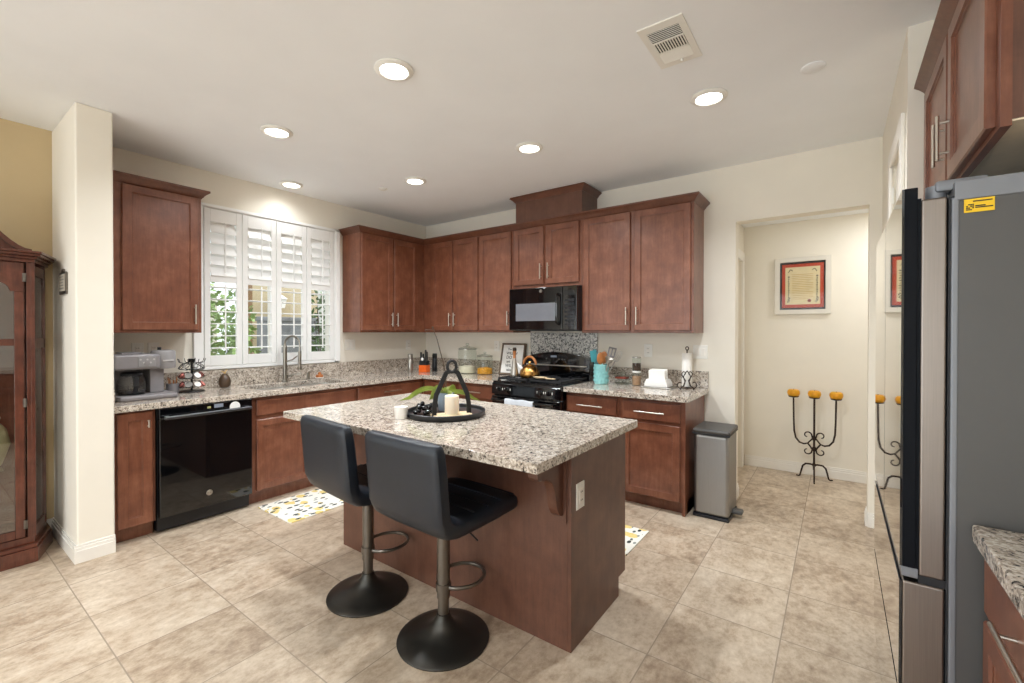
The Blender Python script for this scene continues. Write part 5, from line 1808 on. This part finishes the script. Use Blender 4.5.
# ------------------------------------------------------------------ outside the kitchen window
struct('ground', MB().box(-9, -9, -.1, -.14, 6, -.02), 'soil')
struct('wall_neighbor', MB().box(-4.2, -.55, -.05, -4.0, 1.0, 3.2).box(-4.2, 1.0, -.05, -4.0, 3.0, 3.2), 'stucco_outside')
struct('wall_neighbor_white', MB().box(-2.6, .03, -.05, -2.4, .75, 3.2), 'stucco_white')
struct('wall_garden', MB().box(-5.2, -6, -.05, -5.0, -.55, 2.1), 'stucco_white')
o = MB().box(-2.6, -1.13, -.05, -2.5, -1.035, 2.6, .004).build('patio_post', 'post_brown', origin=(-2.55, -1.08, -.05))
tag(o, 'brown patio post outside, seen through the second shutter panel', 'post')
o = MB().box(-3.3, -.62, -.05, -3.2, .55, 1.55, .01).box(-3.32, -.64, 1.55, -3.18, .57, 1.62, .01).build('block_fence', 'block_fence', origin=(-3.25, 0, -.05))
tag(o, 'low grey garden wall outside, seen behind the faucet', 'fence')
c = thing('outdoor_lantern', (-3.98, .02, 1.75), 'white wall lantern outside, seen through the third shutter panel', 'lantern')
MB().lathe([(.10, .0), (.13, .16), (.15, .165), (.05, .24), (.015, .26), (0, .27)], (-3.82, .0, 1.80), 6).build('shade', 'stucco_white', c)
MB().box(-4.0, -.03, 1.74, -3.97, .06, 1.90, .004).tube([(-3.98, .0, 1.78), (-3.9, .0, 1.70), (-3.82, .0, 1.80)], .012, 8).build('bracket', 'cast_iron', c)


def shrub(loc, r, h, n, mat, label, seed):
    rnd = random.Random(seed)
    c = thing('garden_shrub', loc, label, 'shrub', 'shrubs outside the window')
    L = Vector(loc)
    mb = MB()
    for k in range(7):
        a = rnd.uniform(0, 2 * pi)
        tip = L + Vector((cos(a) * r * .6, sin(a) * r * .6, h * rnd.uniform(.6, .95)))
        mb.tube([L + Vector((0, 0, 0)), (L + tip) / 2 + Vector((rnd.uniform(-.05, .05), rnd.uniform(-.05, .05), 0)), tip], [.014, .009, .004], 5)
    mb.build('branches', 'stem_brown', c)
    b = bmesh.new()
    for k in range(n):
        while True:
            p = Vector((rnd.uniform(-1, 1), rnd.uniform(-1, 1), rnd.uniform(0, 1)))
            if p.x ** 2 + p.y ** 2 + (p.z * 2 - 1) ** 2 * .9 < 1:
                break
        p = L + Vector((p.x * r, p.y * r, .05 + p.z * h))
        d = Vector((rnd.gauss(0, 1), rnd.gauss(0, 1), rnd.gauss(.3, .7))).normalized()
        s = d.cross(Vector((rnd.gauss(0, 1), rnd.gauss(0, 1), rnd.gauss(0, 1)))).normalized()
        ln, wd = rnd.uniform(.07, .12), rnd.uniform(.018, .032)
        q = [p, p + d * ln * .45 + s * wd, p + d * ln, p + d * ln * .45 - s * wd]
        b.faces.new([b.verts.new(v_) for v_ in q])
    mb = MB()
    mb._merge(b)
    mb.build('foliage', mat, c, smooth=False)


shrub((-1.9, -1.78, -.02), .52, 1.95, 1500, 'shrub_leaf', 'bright green shrub outside the shutter panel nearest the coffee maker', 3)
shrub((-3.1, -1.75, -.02), .40, 1.75, 900, 'shrub_leaf_dark', 'darker green shrub outside behind the bright one', 4)
shrub((-3.55, -.85, -.02), .22, 1.7, 700, 'shrub_leaf', 'leafy green shrub outside just right of the brown post', 5)
shrub((-2.15, -.12, -.02), .26, 2.1, 700, 'shrub_leaf_dark', 'dark leafy shrub outside the shutter panel nearest the corner', 6)
